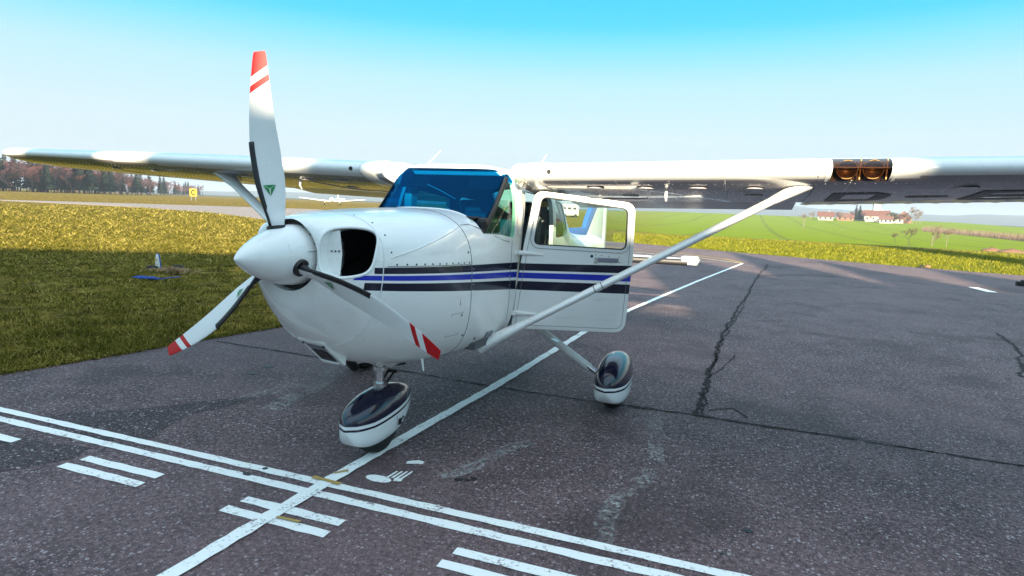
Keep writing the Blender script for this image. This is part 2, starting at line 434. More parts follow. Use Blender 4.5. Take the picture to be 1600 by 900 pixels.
# ---- painted markings (thin sheets on the apron)
t = NT('road_paint'); c = t.coord(); n = t.noise(c, 55, 4, .75); n2 = t.noise(c, 6, 4, .6)
wear = t.math('ADD', t.math('MULTIPLY', n, .6), t.math('MULTIPLY', n2, .4))
t.set(base_color=t.mix(t.ramp(wear, [(.36, (0, 0, 0)), (.46, (1, 1, 1))]), (.22, .17, .18), (.86, .87, .84)), roughness=.7)
t.bump(t.noise(c, 160, 2), .5, .003); MAT['line'] = t.m
MAT['line_yellow'] = simple('faded_yellow_paint', (.42, .27, .07), .8, vary=.3, nscale=40)
MAT['line_warm'] = simple('faded_cream_paint', (.50, .46, .34), .8, vary=.3, nscale=20)
def strip(name, path, w, z, mat, parent, jag=.004, step=.08):
    pts = []
    P = [Vector(p) for p in path]
    for a, b in zip(P, P[1:]):
        k = max(1, int((b - a).length / step))
        pts += [a.lerp(b, i / k) for i in range(k)]
    pts.append(P[-1]); v = []
    for i, p in enumerate(pts):
        d = (pts[min(i + 1, len(pts) - 1)] - pts[max(i - 1, 0)]).normalized(); nn = Vector((-d.y, d.x))
        ww = w(i / (len(pts) - 1)) if callable(w) else w
        for s in (-1, 1):
            q = p + nn * s * (ww / 2 + random.uniform(-jag, jag)); v.append((q.x, q.y, z))
    f = [(2 * i, 2 * i + 1, 2 * i + 3, 2 * i + 2) for i in range(len(pts) - 1)]
    o = obj(name, v, f, mat, parent)
    if o.data.polygons[0].normal.z < 0: o.data.flip_normals()
    return o
g2 = lambda x, y: gnd(x, y).xy[:]
strip('double_line', [(-4.0, -.80), (-2.85, -.785), (2.22, -.665), (6, -.58)], .062, .004, MAT['line'], apron)
strip('double_line', [(-4.0, -.925), (-2.85, -.905), (2.22, -.79), (6, -.70)], .066, .004, MAT['line'], apron)
strip('guide_line', [(-.02, -4.2), (0, -1.7), (.03, -.65), (.16, 1.6), (.25, 4.3), (.48, 6.74), (1.15, 12), (2.06, 18.5)], .085, .008, MAT['line'], apron, .006)
strip('guide_line', [(2.06, 18.5), (1.5, 19.1), (.35, 20.1), (-3, 21.2), (-7, 22)], .12, .008, MAT['line_warm'], apron)
strip('guide_line', [(2.06, 18.9), (1.4, 20.3), (-1, 22.3), (-5, 23.5)], .14, .006, MAT['line_yellow'], apron)
for x0, x1, y0, y1, sl in ((-3.2, -2.12, -1.09, -1.155, .03), (-1.49, -.87, -1.045, -1.11, .02), (-.24, .39, -1.025, -1.09, .02), (1.02, 1.68, -.985, -1.05, .02)):
    ym = (y0 + y1) / 2
    strip('dash_bar', [(x0, ym), (x1, ym + sl)], .064, .004, MAT['line'], apron)
    strip('dash_bar', [(x0 - .02, ym - .12), (x1, ym - .12 + sl)], .064, .004, MAT['line'], apron)
strip('yellow_scrap', [(-.08, -.69), (.12, -.70)], .03, .012, MAT['line_yellow'], apron)
strip('yellow_scrap', [(.0, -.60), (.05, -.53)], .02, .012, MAT['line_yellow'], apron)
strip('yellow_scrap', [(.06, -1.14), (.2, -1.13)], .02, .012, MAT['line_yellow'], apron)
strip('paint_patch', [g2(1520, 449), g2(1552, 457)], .22, .004, MAT['line'], apron, .03, .2)
strip('paint_patch', [g2(636, 722), g2(662, 724)], .04, .004, MAT['line'], apron, .015, .03)
# a round painted mark with a few strokes beside the nose wheel
mk = MB(); e0 = gnd(599, 750)
def ell(cx, cy, rx, ry, n=20): return [(cx + rx * math.cos(2 * math.pi * i / n), cy + ry * math.sin(2 * math.pi * i / n)) for i in range(n)]
mk.add([(x, y, .0045) for x, y in ell(.27, -.535, .085, .042)], [tuple(range(20))])
for k in range(4):
    x = .30 + .028 * k; mk.add([(x, -.50 + .008 * k, .0045), (x + .016, -.502 + .008 * k, .0045), (x + .022, -.40 + .012 * k, .0045), (x + .010, -.40 + .012 * k, .0045)], [(0, 1, 2, 3)])
mk.add([(.365, -.525, .0045), (.41, -.51, .0045), (.40, -.47, .0045), (.35, -.485, .0045)], [(0, 1, 2, 3)])
mk.build('painted_mark', MAT['line'], apron)

# ---- cracks filled with dirt and darker repair patches
MAT['crack'] = simple('crack_dirt', (.018, .014, .013), 1.0, vary=.4, nscale=30)
MAT['tar'] = simple('tar', (.012, .010, .012), .5, vary=.4, nscale=20)
def crack(path, w, amp, step=.05):
    P = [Vector(p) for p in path]; pts = []
    for a, b in zip(P, P[1:]):
        k = max(1, int((b - a).length / step)); pts += [a.lerp(b, i / k) for i in range(k)]
    pts.append(P[-1]); off = 0; v = []
    for i, p in enumerate(pts):
        d = (pts[min(i + 1, len(pts) - 1)] - pts[max(i - 1, 0)]).normalized(); nn = Vector((-d.y, d.x))
        off = off * .85 + random.uniform(-amp, amp); ww = w * random.uniform(.25, 1.2)
        q = p + nn * off
        v += [(q.x + nn.x * ww / 2, q.y + nn.y * ww / 2, .005), (q.x - nn.x * ww / 2, q.y - nn.y * ww / 2, .005)]
    f = [(2 * i + 1, 2 * i, 2 * i + 2, 2 * i + 3) for i in range(len(pts) - 1)]
    o = obj('crack', v, f, MAT['crack'], apron)
    if o.data.polygons[0].normal.z < 0: o.data.flip_normals()
crack([(-3.3, 1.58), (-.62, 1.54), (.45, 1.49), (1.9, 1.55), (2.8, 1.57), (6, 1.5)], .028, .007)
crack([(1.92, 1.6), (1.93, 2.6), (1.97, 5.4), (2.2, 9), (2.53, 14.6), (2.9, 19)], .052, .014, .035)
crack([(1.94, 1.58), (1.96, 3.0), (1.99, 5.2), (2.23, 8.5)], .022, .018, .03)
crack([(1.2, 1.54), (1.9, 1.565), (2.9, 1.58), (4.4, 1.55)], .016, .010, .03)
crack([(1.95, 2.9), (2.08, 3.4), (2.16, 4.1)], .016, .012)
crack([(2.0, 1.75), (2.2, 1.95), (2.35, 1.7)], .018, .012)
crack([g2(1555, 520), g2(1590, 545), g2(1600, 590)], .05, .02)
crack([(2.5, 14.4), (3.3, 15.4), (4.6, 15.8)], .08, .02)
for x, y, s in ((717, 750, .03), (730, 751, .02), (740, 748, .022), (1168, 830, .024), (1128, 866, .012), (772, 766, .01), (385, 742, .03), (415, 733, .02), (420, 573, .05), (392, 584, .04), (1445, 418, .12)):
    p = gnd(x, y); n = 9
    v = [(p.x + s * random.uniform(.7, 1.3) * math.cos(2 * math.pi * i / n), p.y + s * .8 * random.uniform(.6, 1.3) * math.sin(2 * math.pi * i / n), .0052) for i in range(n)]
    o = obj('tar_spot', v, [tuple(range(n))], MAT['tar'], apron)
# pale scuffs ground into the surface
t = NT('pale_scuff'); c = t.coord(); n = t.noise(c, 26, 5, .8); n2 = t.noise(c, 4, 3, .6)
k_ = t.math('MULTIPLY', t.ramp(n, [(.46, (0, 0, 0)), (.62, (1, 1, 1))]), t.ramp(n2, [(.38, (0, 0, 0)), (.6, (1, 1, 1))]))
df = t.new('ShaderNodeBsdfDiffuse'); df.inputs[0].default_value = (.50, .50, .48, 1); tp = t.new('ShaderNodeBsdfTransparent'); mx = t.new('ShaderNodeMixShader')
t.l.new(t.math('MULTIPLY', k_, .75), mx.inputs[0]); t.l.new(tp.outputs[0], mx.inputs[1]); t.l.new(df.outputs[0], mx.inputs[2]); t.l.new(mx.outputs[0], t.out.inputs[0]); MAT['scuff'] = t.m
for path, w_ in (([(1018, 648), (1024, 690), (1026, 722), (1010, 746), (985, 765), (955, 790), (942, 815), (937, 850)], .11), ([(690, 745), (740, 728), (785, 705), (830, 690)], .10), ([(120, 690), (250, 655), (400, 618), (520, 590)], .16), ([(420, 640), (500, 600), (540, 560)], .18)):
    strip('scuff', [g2(*q) for q in path], w_, .0015, MAT['scuff'], apron, .02, .1)
# two damp-looking darker asphalt overlays
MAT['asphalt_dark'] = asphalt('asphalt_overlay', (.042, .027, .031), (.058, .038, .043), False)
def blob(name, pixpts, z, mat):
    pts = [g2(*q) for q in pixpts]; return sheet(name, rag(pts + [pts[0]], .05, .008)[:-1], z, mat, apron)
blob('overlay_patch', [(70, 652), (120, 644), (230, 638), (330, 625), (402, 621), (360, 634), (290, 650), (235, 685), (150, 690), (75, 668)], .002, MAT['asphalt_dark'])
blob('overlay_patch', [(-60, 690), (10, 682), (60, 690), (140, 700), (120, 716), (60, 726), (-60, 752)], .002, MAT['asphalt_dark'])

# ================================================================== HANGARS behind the photographer (they shade the apron)
MAT['clad'] = simple('white_fill_cladding', (.78, .77, .74), .5, .1)  # walls made white to bounce added fill onto the shaded aircraft
MAT['roofing'] = simple('dark_sheet_roof', (.16, .10, .08), .6)
MAT['gate'] = simple('hangar_door_cream', (.66, .64, .60), .55)
d_l = Vector((-to_sun.x, -to_sun.y)).normalized()
TY = -27.0
def cx_(u): return u + (TY - .7) * (d_l.x / d_l.y)
def cz_(h): return h + (.7 - TY) / d_l.y * math.tan(SUN_EL)
def hangar(u0, u1, h, label, roof='flat', peaks=None, depth=18):
    x0, x1 = cx_(u0), cx_(u1); zt = cz_(h); w = x1 - x0
    root = empty('hangar', ((x0 + x1) / 2, TY - depth / 2, 0)); tag(root, label, 'hangar')
    off = -Vector(root.location)
    m = MB(); m.box((0, 0, zt / 2 - .06), (w, depth, zt - .12)); m.build('wall', MAT['clad'], root)
    r = MB()
    if peaks:
        for (ua, ub, hp) in peaks:
            xa, xb = cx_(ua) + off.x, cx_(ub) + off.x
            poly = [(xa, zt - .12), (xb, zt - .12), ((xa + xb) / 2, cz_(hp))]
            r.prism(poly, (0, depth / 2 + .02, 0), (1, 0, 0), (0, 0, 1), (0, -1, 0), depth + .04)
    else:
        r.box((0, 0, zt - .06), (w + .02, depth + .3, .12))
    r.build('roof', MAT['roofing'], root)
    k = max(1, int(w // 5))
    for i in range(k):
        g = MB(); g.box((-w / 2 + w * (i + .5) / k, depth / 2 + .05, 2.2), (w / k * .86, .1, 4.4)); g.build('door', MAT['gate'], root)
    for ch in root.children:          # side walls sheared along the sun so they don't block its gaps
        for q in ch.data.vertices: q.co.x += (q.co.y - depth / 2) * d_l.x / d_l.y
    return root, zt
# low hall: boxes added on its roof put the right wing in broken shade
hl, zt = hangar(-5.0, -.62, 1.74, 'low flat roofed hangar hall behind the camera')
for a, b, hh in ((-5.0, -3.85, 2.22), (-3.05, -1.62, 2.20), (-1.12, -.62, 2.18)):
    x0, x1 = cx_(a), cx_(b); z1 = cz_(hh); m = MB()
    m.box(((x0 + x1) / 2 - hl.location.x, 7.5, (zt + z1) / 2 + .004), (x1 - x0, 3, z1 - zt)); m.build('roof_shade_box', MAT['gate'], hl)
hangar(-13, -4.98, 1.74, 'unseen low block behind the camera, added to shade the turf', depth=4)  # low block added to stop a lit streak on the turf
# shed set at an angle: its eave draws the shade edge across the turf
sh = empty('shed', (-1.18 - .85 * 22.5, -24.6 - .526 * 22.5, 0), math.atan2(.526, .85)); tag(sh, 'long narrow shed at an angle behind the camera', 'shed')
zs = 36 * math.tan(SUN_EL)
m = MB(); m.box((0, -2.5, zs / 2 - .06), (45, 5, zs - .12)); m.build('wall', MAT['clad'], sh)
m = MB(); m.box((0, -2.5, zs - .06), (45, 5.1, .12)); m.build('roof', MAT['roofing'], sh)
for i in range(6):
    m = MB(); m.box((-20 + 8 * i, .05, 2.2), (6.5, .1, 4.4)); m.build('door', MAT['gate'], sh)
hangar(-.64, 3.10, 1.62, 'flat roofed link building between the hangars behind the camera', depth=12)
hangar(3.06, 34, 3.9, 'row of gabled hangars behind the camera', peaks=[(3.06, 6.6, 5.2), (6.6, 9.3, 6.9), (9.3, 11.8, 6.2), (11.8, 16, 6.0), (16, 20, 6.3), (20, 27, 6.5), (27, 34, 6.5)], depth=20)

# unseen tower added farther back so its long shadow crosses the far verge
ct = empty('shadow_tower', (36.1, -51.5, 0), .2); tag(ct, 'tall unseen tower behind the camera, added to shade the verge', 'tower')
hT = (57 + 51.5) / d_l.y * math.tan(SUN_EL)
m = MB(); m.box((0, 0, hT / 2 - 2), (3.0, 3.0, hT - 4)); m.build('shaft', MAT['clad'], ct, bevel=.05)
m = MB(); m.prism([(2.6 * math.cos(2 * math.pi * i / 8), 2.6 * math.sin(2 * math.pi * i / 8)) for i in range(8)], (0, 0, hT - 3.9), (1, 0, 0), (0, 1, 0), (0, 0, 1), 3.4); m.build('cab', MAT['gate'], ct)
m = MB(); m.box((0, 0, hT - .25), (5.6, 5.6, .4)); m.build('roof', MAT['roofing'], ct, bevel=.05)

# ================================================================== THE AIRCRAFT
plane = empty('light_aircraft', (0, 0, 0))
tag(plane, 'white high wing propeller aircraft with blue stripes and its left door open', 'aircraft')

# ---- hull cross sections:   Y, half width, z top, z bottom, z of widest line, n top, n bottom
COWL = [(-.968, .205, 1.515, 1.13, 1.345, 2.2, 2.1), (-.955, .238, 1.526, 1.075, 1.345, 2.2, 2.1), (-.92, .276, 1.537, 1.015, 1.34, 2.25, 2.15), (-.86, .320, 1.547, .940, 1.33, 2.35, 2.2),
        (-.78, .368, 1.555, .865, 1.31, 2.45, 2.25), (-.70, .405, 1.562, .797, 1.29, 2.6, 2.3), (-.58, .446, 1.571, .722, 1.26, 2.7, 2.35), (-.42, .485, 1.580, .657, 1.22, 2.8, 2.4), (-.25, .510, 1.588, .615, 1.18, 2.9, 2.55),
        (.0, .530, 1.594, .580, 1.15, 3.0, 2.9), (.12, .535, 1.596, .575, 1.14, 3.0, 3.2)]
HULL = [(.125, .535, 1.596, .575, 1.14, 3.0, 3.2), (.25, .537, 1.598, .575, 1.13, 3.0, 3.6), (.385, .538, 1.600, .575, 1.12, 3.1, 4.0), (.40, .538, 1.612, .575, 1.12, 3.1, 4.0),
        (.58, .539, 1.765, .575, 1.12, 3.6, 4.4), (.74, .540, 1.897, .575, 1.12, 4.4, 4.4), (.80, .540, 1.932, .575, 1.12, 4.8, 4.4), (.88, .540, 1.945, .575, 1.12, 5.0, 4.4), (1.2, .54, 1.945, .575, 1.12, 5.0, 4.4),
        (1.9, .53, 1.925, .575, 1.12, 4.8, 4.4), (2.3, .50, 1.88, .58, 1.13, 4.2, 3.1), (2.7, .44, 1.70, .60, 1.13, 3.4, 3.0), (3.1, .37, 1.53, .63, 1.11, 3.0, 2.8), (3.6, .30, 1.39, .67, 1.09, 2.6, 2.6),
        (4.5, .20, 1.295, .74, 1.05, 2.4, 2.4), (5.5, .10, 1.25, .82, 1.03, 2.2, 2.2), (6.1, .05, 1.19, .87, 1.02, 2.1, 2.1)]
def section(p, n=72, inset=0.0):
    w, zt, zb, zc, nt, nb = p; w -= inset; zt -= inset; zb += inset; out = []
    for j in range(n):
        t = 2 * math.pi * (j + .5) / n; c, s = math.cos(t), math.sin(t)
        e = nt if s >= 0 else nb
        x = w * math.copysign(abs(c) ** (2 / e), c)
        z = zc + (zt - zc if s >= 0 else zc - zb) * math.copysign(abs(s) ** (2 / e), s)
        out.append((x, z))
    return out
def loft(name, tab, ys, mats, parent=None, inset=0.0, n=72, idx=0, fn=smooth_interp):
    v = []
    for y in ys:
        v += [(x, y, z) for x, z in section(fn(tab, y), n, inset)]
    f = grid_faces(len(ys), n, True)
    f += [tuple(range(n))[::-1], tuple((len(ys) - 1) * n + j for j in range(n))]
    o = obj(name, v, f, mats, parent)
    bm = bmesh.new(); bm.from_mesh(o.data); bmesh.ops.recalc_face_normals(bm, faces=bm.faces)
    for q in bm.faces: q.material_index = idx
    bm.to_mesh(o.data); bm.free(); return o
def hull_pt(tab, y, x=None, z=None, side=1, off=0.0, fn=smooth_interp):
    """point on the skin at station y, height z (side) """
    w, zt, zb, zc, nt, nb = fn(tab, y)
    if z is not None:
        k = min(.9999, abs((z - zc) / ((zt - zc) if z >= zc else (zc - zb)))); e = nt if z >= zc else nb
        return Vector((side * (w * (1 - k ** e) ** (1 / e) + off), y, z))
    k = min(.9999, abs(x) / w)
    return Vector((x, y, zc + (zt - zc) * (1 - k ** nt) ** (1 / nt) + off))
def cutter(poly, x0, x1, name='cut'):
    m = MB(); m.prism(poly, (x0, 0, 0), (0, 1, 0), (0, 0, 1), (1, 0, 0), x1 - x0)
    return m.build(name, [MAT['hull'], MAT['interior']])

# side view outlines of the openings (Y, Z)
P_WS = roundpoly([(.392, 1.75), (.392, 1.44), (.60, 1.43), (.86, 1.395), (.965, 1.86), (.80, 1.905), (.70, 1.906), (.5, 1.95)], [0, .0, .05, .05, .03, .02, 0, 0])
P_DOOR = roundpoly([(.865, .70), (.955, 1.06), (1.02, 1.42), (1.13, 1.76), (1.84, 1.72), (1.86, 1.2), (1.76, .70)], [.03, .0, .0, .06, .06, 0, .1])
P_RDOORWIN = roundpoly([(1.03, 1.37), (1.15, 1.74), (1.76, 1.69), (1.78, 1.35)], .06)
P_REARWIN = roundpoly([(1.95, 1.36), (1.95, 1.71), (2.28, 1.68), (2.55, 1.42), (2.5, 1.36)], .05)
P_BACKWIN = [(2.42, 1.95), (2.42, 1.70), (2.78, 1.56), (2.82, 1.70)]

ys = sorted(set([.125, .25, .385, .40] + list(np.linspace(.42, .9, 25)) + list(np.linspace(.95, 2.3, 28)) + list(np.linspace(2.35, 6.1, 50))))
hm = [MAT['hull'], MAT['interior']]
hull_fn = lambda tab, y: interp(tab, y) if .385 < y < .74 else smooth_interp(tab, y)
hull = loft('fuselage', HULL, ys, hm, plane, fn=hull_fn)
inner = loft('cut', HULL, [y for y in ys if .2 < y < 3.0], hm, inset=.035, idx=1, fn=hull_fn)
boolean(hull, inner)
boolean(hull, cutter(P_WS, -.7, .7)); boolean(hull, cutter(P_DOOR, .2, .8)); boolean(hull, cutter(P_RDOORWIN, -.8, -.2))
boolean(hull, cutter(P_REARWIN, -.8, .8)); boolean(hull, cutter(P_BACKWIN, -.33, .33))
shade(hull, 28)
# glazing: shell of the same skin limited to the outlines
def pane(name, poly, x0, x1, mat, grow=.006, box=None):
    a = loft('pane', HULL, ys, [mat], None, inset=.006, fn=hull_fn); b = loft('cut', HULL, ys, [mat], inset=.011, fn=hull_fn)
    boolean(a, b); cc = Vector((sum(p[0] for p in poly) / len(poly), sum(p[1] for p in poly) / len(poly)))
    pl = [tuple(cc + (Vector(p) - cc) * (1 + grow / .2)) for p in poly]
    k = cutter(pl, x0, x1); boolean(a, k, 'INTERSECT')
    a.data.materials.clear(); a.data.materials.append(mat)
    a.data.polygons.foreach_set('material_index', [0] * len(a.data.polygons))
    a.name = name; a.parent = plane; shade(a, 35); return a
pane('windshield', P_WS, -.470, .470, MAT['tint'])
pane('quarter_pane', P_WS, .474, .7, MAT['green_pane']); pane('quarter_pane', P_WS, -.7, -.474, MAT['tint'])
pane('side_window', P_RDOORWIN, -.8, -.2, MAT['clear']); pane('side_window', P_REARWIN, .2, .8, MAT['clear']); pane('side_window', P_REARWIN, -.8, -.2, MAT['clear'])
pane('rear_window', P_BACKWIN, -.33, .33, MAT['clear'])

# ---- cowling
cys = sorted([-.968, -.955, -.94] + list(np.linspace(-.92, .12, 40)))
cowl = loft('cowling', COWL, cys, hm, plane)
HUBZ = 1.3437; PY = -1.0262
m = MB(); m.lathe((0, -1.2, HUBZ), (0, 1, 0), [(0, .186), (.30, .186)], 48); boolean(cowl, m.build('cut', hm))
def surf_y(a, b):
    lo_, hi_ = -.968, -.3
    for _ in range(30):
        ym = (lo_ + hi_) / 2; w, zt, zb, zc, nt, nb = smooth_interp(COWL, ym); e = nt if b > zc else nb
        ins = (abs(a) / w) ** e + (abs(b - zc) / ((zt - zc) if b > zc else (zc - zb))) ** e < 1
        lo_, hi_ = (lo_, ym) if ins else (ym, hi_)
    return ym
# air inlets either side of the spinner, swept with the nose bowl
def chaikin(P, n=3):
    for _ in range(n):
        Q = []
        for i in range(len(P)):
            a, b = Vector(P[i]), Vector(P[(i + 1) % len(P)]); Q += [tuple(a.lerp(b, .25)), tuple(a.lerp(b, .75))]
        P = Q
    return P
MOUTH = chaikin([(.190, 1.240), (.190, 1.480), (.262, 1.500), (.345, 1.478), (.382, 1.410), (.378, 1.290), (.340, 1.240)])
BLACK = chaikin([(.236, 1.250), (.268, 1.30), (.268, 1.42), (.232, 1.465), (.265, 1.488), (.340, 1.468), (.374, 1.405), (.370, 1.295), (.335, 1.250)])
for s in (-1, 1):
    m = MB(); m.prism([(s * a, b) for a, b in MOUTH], (0, -1.2, 0), (1, 0, 0), (0, 0, 1), (0, 1, 0), .62); boolean(cowl, m.build('cut', hm))
    lip = [Vector((s * a, surf_y(a, b) + .005, b)) for a, b in MOUTH]
    m = MB(); m.tube(lip + [lip[0]], .0085, 8, cap=False); m.build('inlet_lip', MAT['paint'], plane, 80)
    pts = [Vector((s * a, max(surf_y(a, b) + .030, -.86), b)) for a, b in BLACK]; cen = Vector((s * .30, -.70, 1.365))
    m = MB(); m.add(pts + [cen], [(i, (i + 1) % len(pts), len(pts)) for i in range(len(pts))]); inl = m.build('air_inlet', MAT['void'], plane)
    fins = MB()
    for i in range(6): fins.box((s * .315, -.772, 1.30 + i * .024), (.05, .004, .003))
    fins.build('cooling_fins', MAT['void'], inl); inl.children[0]['kind'] = 'stuff'
    wall = [(s * .190, -.895, 1.245), (s * .190, -.895, 1.47), (s * .243, -.8625, 1.480), (s * .258, -.8635, 1.36), (s * .243, -.8625, 1.245)]
    m = MB(); m.add(wall, [(0, 1, 2, 3, 4)]); m.build('inlet_wall', MAT['paint'], plane)
shade(cowl, 40)
m = MB(); m.lathe((0, -.915, HUBZ), (0, 1, 0), [(0, .1845), (.01, .1845)], 40); m.build('spinner_gap', MAT['black'], plane)  # black disc painted in for the dark gap behind the spinner
# seams, screws
def on_hull(tab, y, z, off=.001, side=1): return hull_pt(tab, y, z=z, side=side, off=off)
def bead(name, pts, r, mat, parent): m = MB(); m.tube(pts, r, 6); return m.build(name, mat, parent, 60)
ring = []
for j in range(-34, 35):
    a = math.pi * j / 34 * .98; p = smooth_interp(COWL, -.68 - .05 * (1 - math.cos(a)) / 2)
    w, zt, zb, zc, nt, nb = p; c, s = math.sin(a), math.cos(a); e = nt if s >= 0 else nb
    ring.append((w * math.copysign(abs(c) ** (2 / e), c), -.68 - .05 * (1 - math.cos(a)) / 2, zc + (zt - zc if s >= 0 else zc - zb) * math.copysign(abs(s) ** (2 / e), s)))
bead('seam', ring, .0035, MAT['seam_white'], cowl)
bead('seam', [on_hull(COWL, y, 1.240 - .048 * y + .018) for y in np.linspace(-.68, .12, 20)], .0018, MAT['seam'], cowl)
ring = []
for j in range(-30, 31):
    a = math.pi * j / 30 * .98; w, zt, zb, zc, nt, nb = COWL[-1][1:]; c, s = math.sin(a), math.cos(a); e = nt if s >= 0 else nb
    ring.append((w * math.copysign(abs(c) ** (2 / e), c), .122, zc + (zt - zc if s >= 0 else zc - zb) * math.copysign(abs(s) ** (2 / e), s)))
bead('seam', ring, .003, MAT['seam'], hull)
bead('crease', [on_hull(COWL, y, z) for y, z in zip(np.linspace(-.66, .10, 14), np.linspace(1.335, 1.490, 14))], .003, MAT['seam_white'], cowl)
bead('seam', [on_hull(HULL, y, z) for y, z in ((.15, 1.50), (.28, 1.505), (.40, 1.47), (.52, 1.42), (.66, 1.385), (.76, 1.375))], .0022, MAT['seam'], hull)
bead('seam', [on_hull(HULL, .78 + .03 * i / 10, .72 + i * .066) for i in range(11)], .0015, MAT['seam'], hull)
sc = MB()
for s in (-1, 1):
    for y in np.linspace(-.62, .09, 11):
        p = on_hull(COWL, y, 1.240 - .048 * y + .028, 0, s); sc.lathe(p, (s, 0, .1), [(-.004, .0062), (.0025, .0055)], 8)
    for k in range(3):
        sc.lathe((s * (.208 + .016 * k), -.885 + .0092 * k, 1.372), (s * .67, -.74, 0), [(-.006, .0055), (.004, .0045)], 8)
    for y, z in ((.09, 1.33), (.09, 1.10), (.02, .93), (.10, .78), (.3, .72)):
        p = on_hull(COWL if y < .12 else HULL, y, z, 0, s); sc.lathe(p, (s, 0, 0), [(-.004, .008), (.003, .007)], 8)
    for j in range(4):
        a = R(18 + 20 * j); w, zt, zb, zc, nt, nb = smooth_interp(COWL, -.65)
        c, q = math.sin(a), math.cos(a); p = Vector((s * w * c ** (2 / nt), -.65, zc + (zt - zc) * q ** (2 / nt))); sc.lathe(p, (p.x, 0, p.z - 1.1), [(-.004, .006), (.002, .005)], 7)
o = sc.build('screws', MAT['screw'], cowl); o['kind'] = 'stuff'
rv = MB()
for s in (-1, 1):
    for z in np.arange(.66, 1.46, .035):
        for y in (.150, .80 - .02):
            rv.lathe(on_hull(HULL, y, z, 0, s), (s, 0, 0), [(-.003, .0036), (.0016, .0026)], 6)
    for y in np.arange(.17, .76, .032):
        for z in (.66, 1.385 if y > .6 else 1.44): rv.lathe(on_hull(HULL, y, z, 0, s), (s, 0, 0), [(-.003, .0036), (.0016, .0026)], 6)
o = rv.build('rivets', MAT['seam_white'], hull); o['kind'] = 'stuff'
# oil door and small panels on the left side
for y0, z0, w, h in ((-.10, .80, .13, .15), (-.02, 1.00, .004, .26)):
    pts = [on_hull(COWL, y0, z0), on_hull(COWL, y0 + w, z0), on_hull(COWL, y0 + w, z0 + h), on_hull(COWL, y0, z0 + h), on_hull(COWL, y0, z0)]
    bead('panel_outline', pts, .0012, MAT['seam'], cowl)
# exhaust, carburettor air scoop under the chin, drain mast
m = MB(); m.tube([(-.20, -.20, .66), (-.21, -.15, .56), (-.215, -.10, .515)], .032, 14); m.build('exhaust_pipe', MAT['dark_metal'], plane, 40)
sco = MB()
fr = [(-.115, -.80), (.055, -.80), (.085, -.62), (-.085, -.62)]
def chin(x, y, off=0.0):
    w, zt, zb, zc, nt, nb = smooth_interp(COWL, y); k = min(.999, abs(x) / w); return zc - (zc - zb) * (1 - k ** nb) ** (1 / nb) - off
A = [Vector((x, y, chin(x, y, .012))) for x, y in ((-.12, -.765), (.055, -.765))]
B = [Vector((-.075, -.60, chin(-.07, -.60, .055))), Vector((.085, -.60, chin(.08, -.60, .055)))]
sco.add([*A, B[1], B[0], *[p + Vector((0, .02, .10)) for p in (*A, B[1], B[0])]], [(0, 1, 2, 3), (0, 4, 5, 1), (1, 5, 6, 2), (2, 6, 7, 3), (3, 7, 4, 0)])
so = sco.build('air_scoop', MAT['paint'], plane, bevel=.006)
C0 = (A[0] + A[1] + B[0] + B[1]) / 4; ux = (A[1] - A[0]).normalized(); uy = (B[0] - A[0]).normalized(); nn = ux.cross(uy); nn = nn if nn.z < 0 else -nn
def q(a, b, c): return C0 + ux * a + uy * b + nn * c
m = MB(); m.add([q(-.055, -.035, .004), q(.055, -.035, .004), q(.055, .075, .004), q(-.055, .075, .004)], [(0, 1, 2, 3)]); m.build('scoop_mouth', MAT['black'], so)
m = MB(); m.add([q(-.06, -.085, .005), q(.06, -.085, .005), q(.057, -.037, .002), q(-.057, -.037, .002)], [(0, 1, 2, 3)]); m.build('scoop_lip', MAT['grey_handle'], so)
m = MB(); m.tube([q(-.062, .078, .006), q(.062, .078, .006)], .005, 6); m.build('scoop_edge', MAT['seam_white'], so)
for a in (-.07, .07):
    m = MB(); m.lathe(q(a, -.085, .0), nn, [(-.01, .011), (.006, .009)], 10); m.build('scoop_screw', MAT['screw'], so)
m = MB(); m.tube([(.30, -.10, .66), (.31, -.09, .56)], [.016, .008], 8, squash=(.5, 1)); m.build('drain_mast', MAT['paint'], plane, 40)
# white belly fairing round the nose leg
m = MB(); m.add([(-.16, -.18, .612), (.16, -.18, .612), (.22, .12, .578), (-.22, .12, .578), (-.06, -.10, .548), (.07, -.10, .548), (.07, .06, .545), (-.06, .06, .545)],
                [(4, 5, 6, 7), (0, 1, 5, 4), (1, 2, 6, 5), (2, 3, 7, 6), (3, 0, 4, 7)]); m.build('leg_fairing', MAT['paint'], plane, bevel=.004)

# ---- spinner
prof = [(0, .002)] + [(.40 * t, .158 * (1 - (1 - t) ** 1.75) ** .80) for t in np.linspace(.02, 1, 26)] + [(.402, .150), (.402, .02)]
m = MB(); m.lathe((0, -1.3194, HUBZ), (0, 1, 0), prof, 56); spin = m.build('spinner', MAT['paint'], plane, 40)
m = MB()
for i in range(18):
    a = 2 * math.pi * (i + .3) / 18; m.lathe((.1575 * math.sin(a), -.935, HUBZ + .1575 * math.cos(a)), (math.sin(a), 0, math.cos(a)), [(-.004, .0045), (.003, .004)], 7)
o = m.build('screws', MAT['screw'], spin); o['kind'] = 'stuff'
m = MB(); m.tube([(0.1585 * math.sin(R(80)), y, HUBZ + .1585 * math.cos(R(80))) for y in (-1.0, -.92)], .0015, 5); m.build('seam', MAT['seam'], spin)

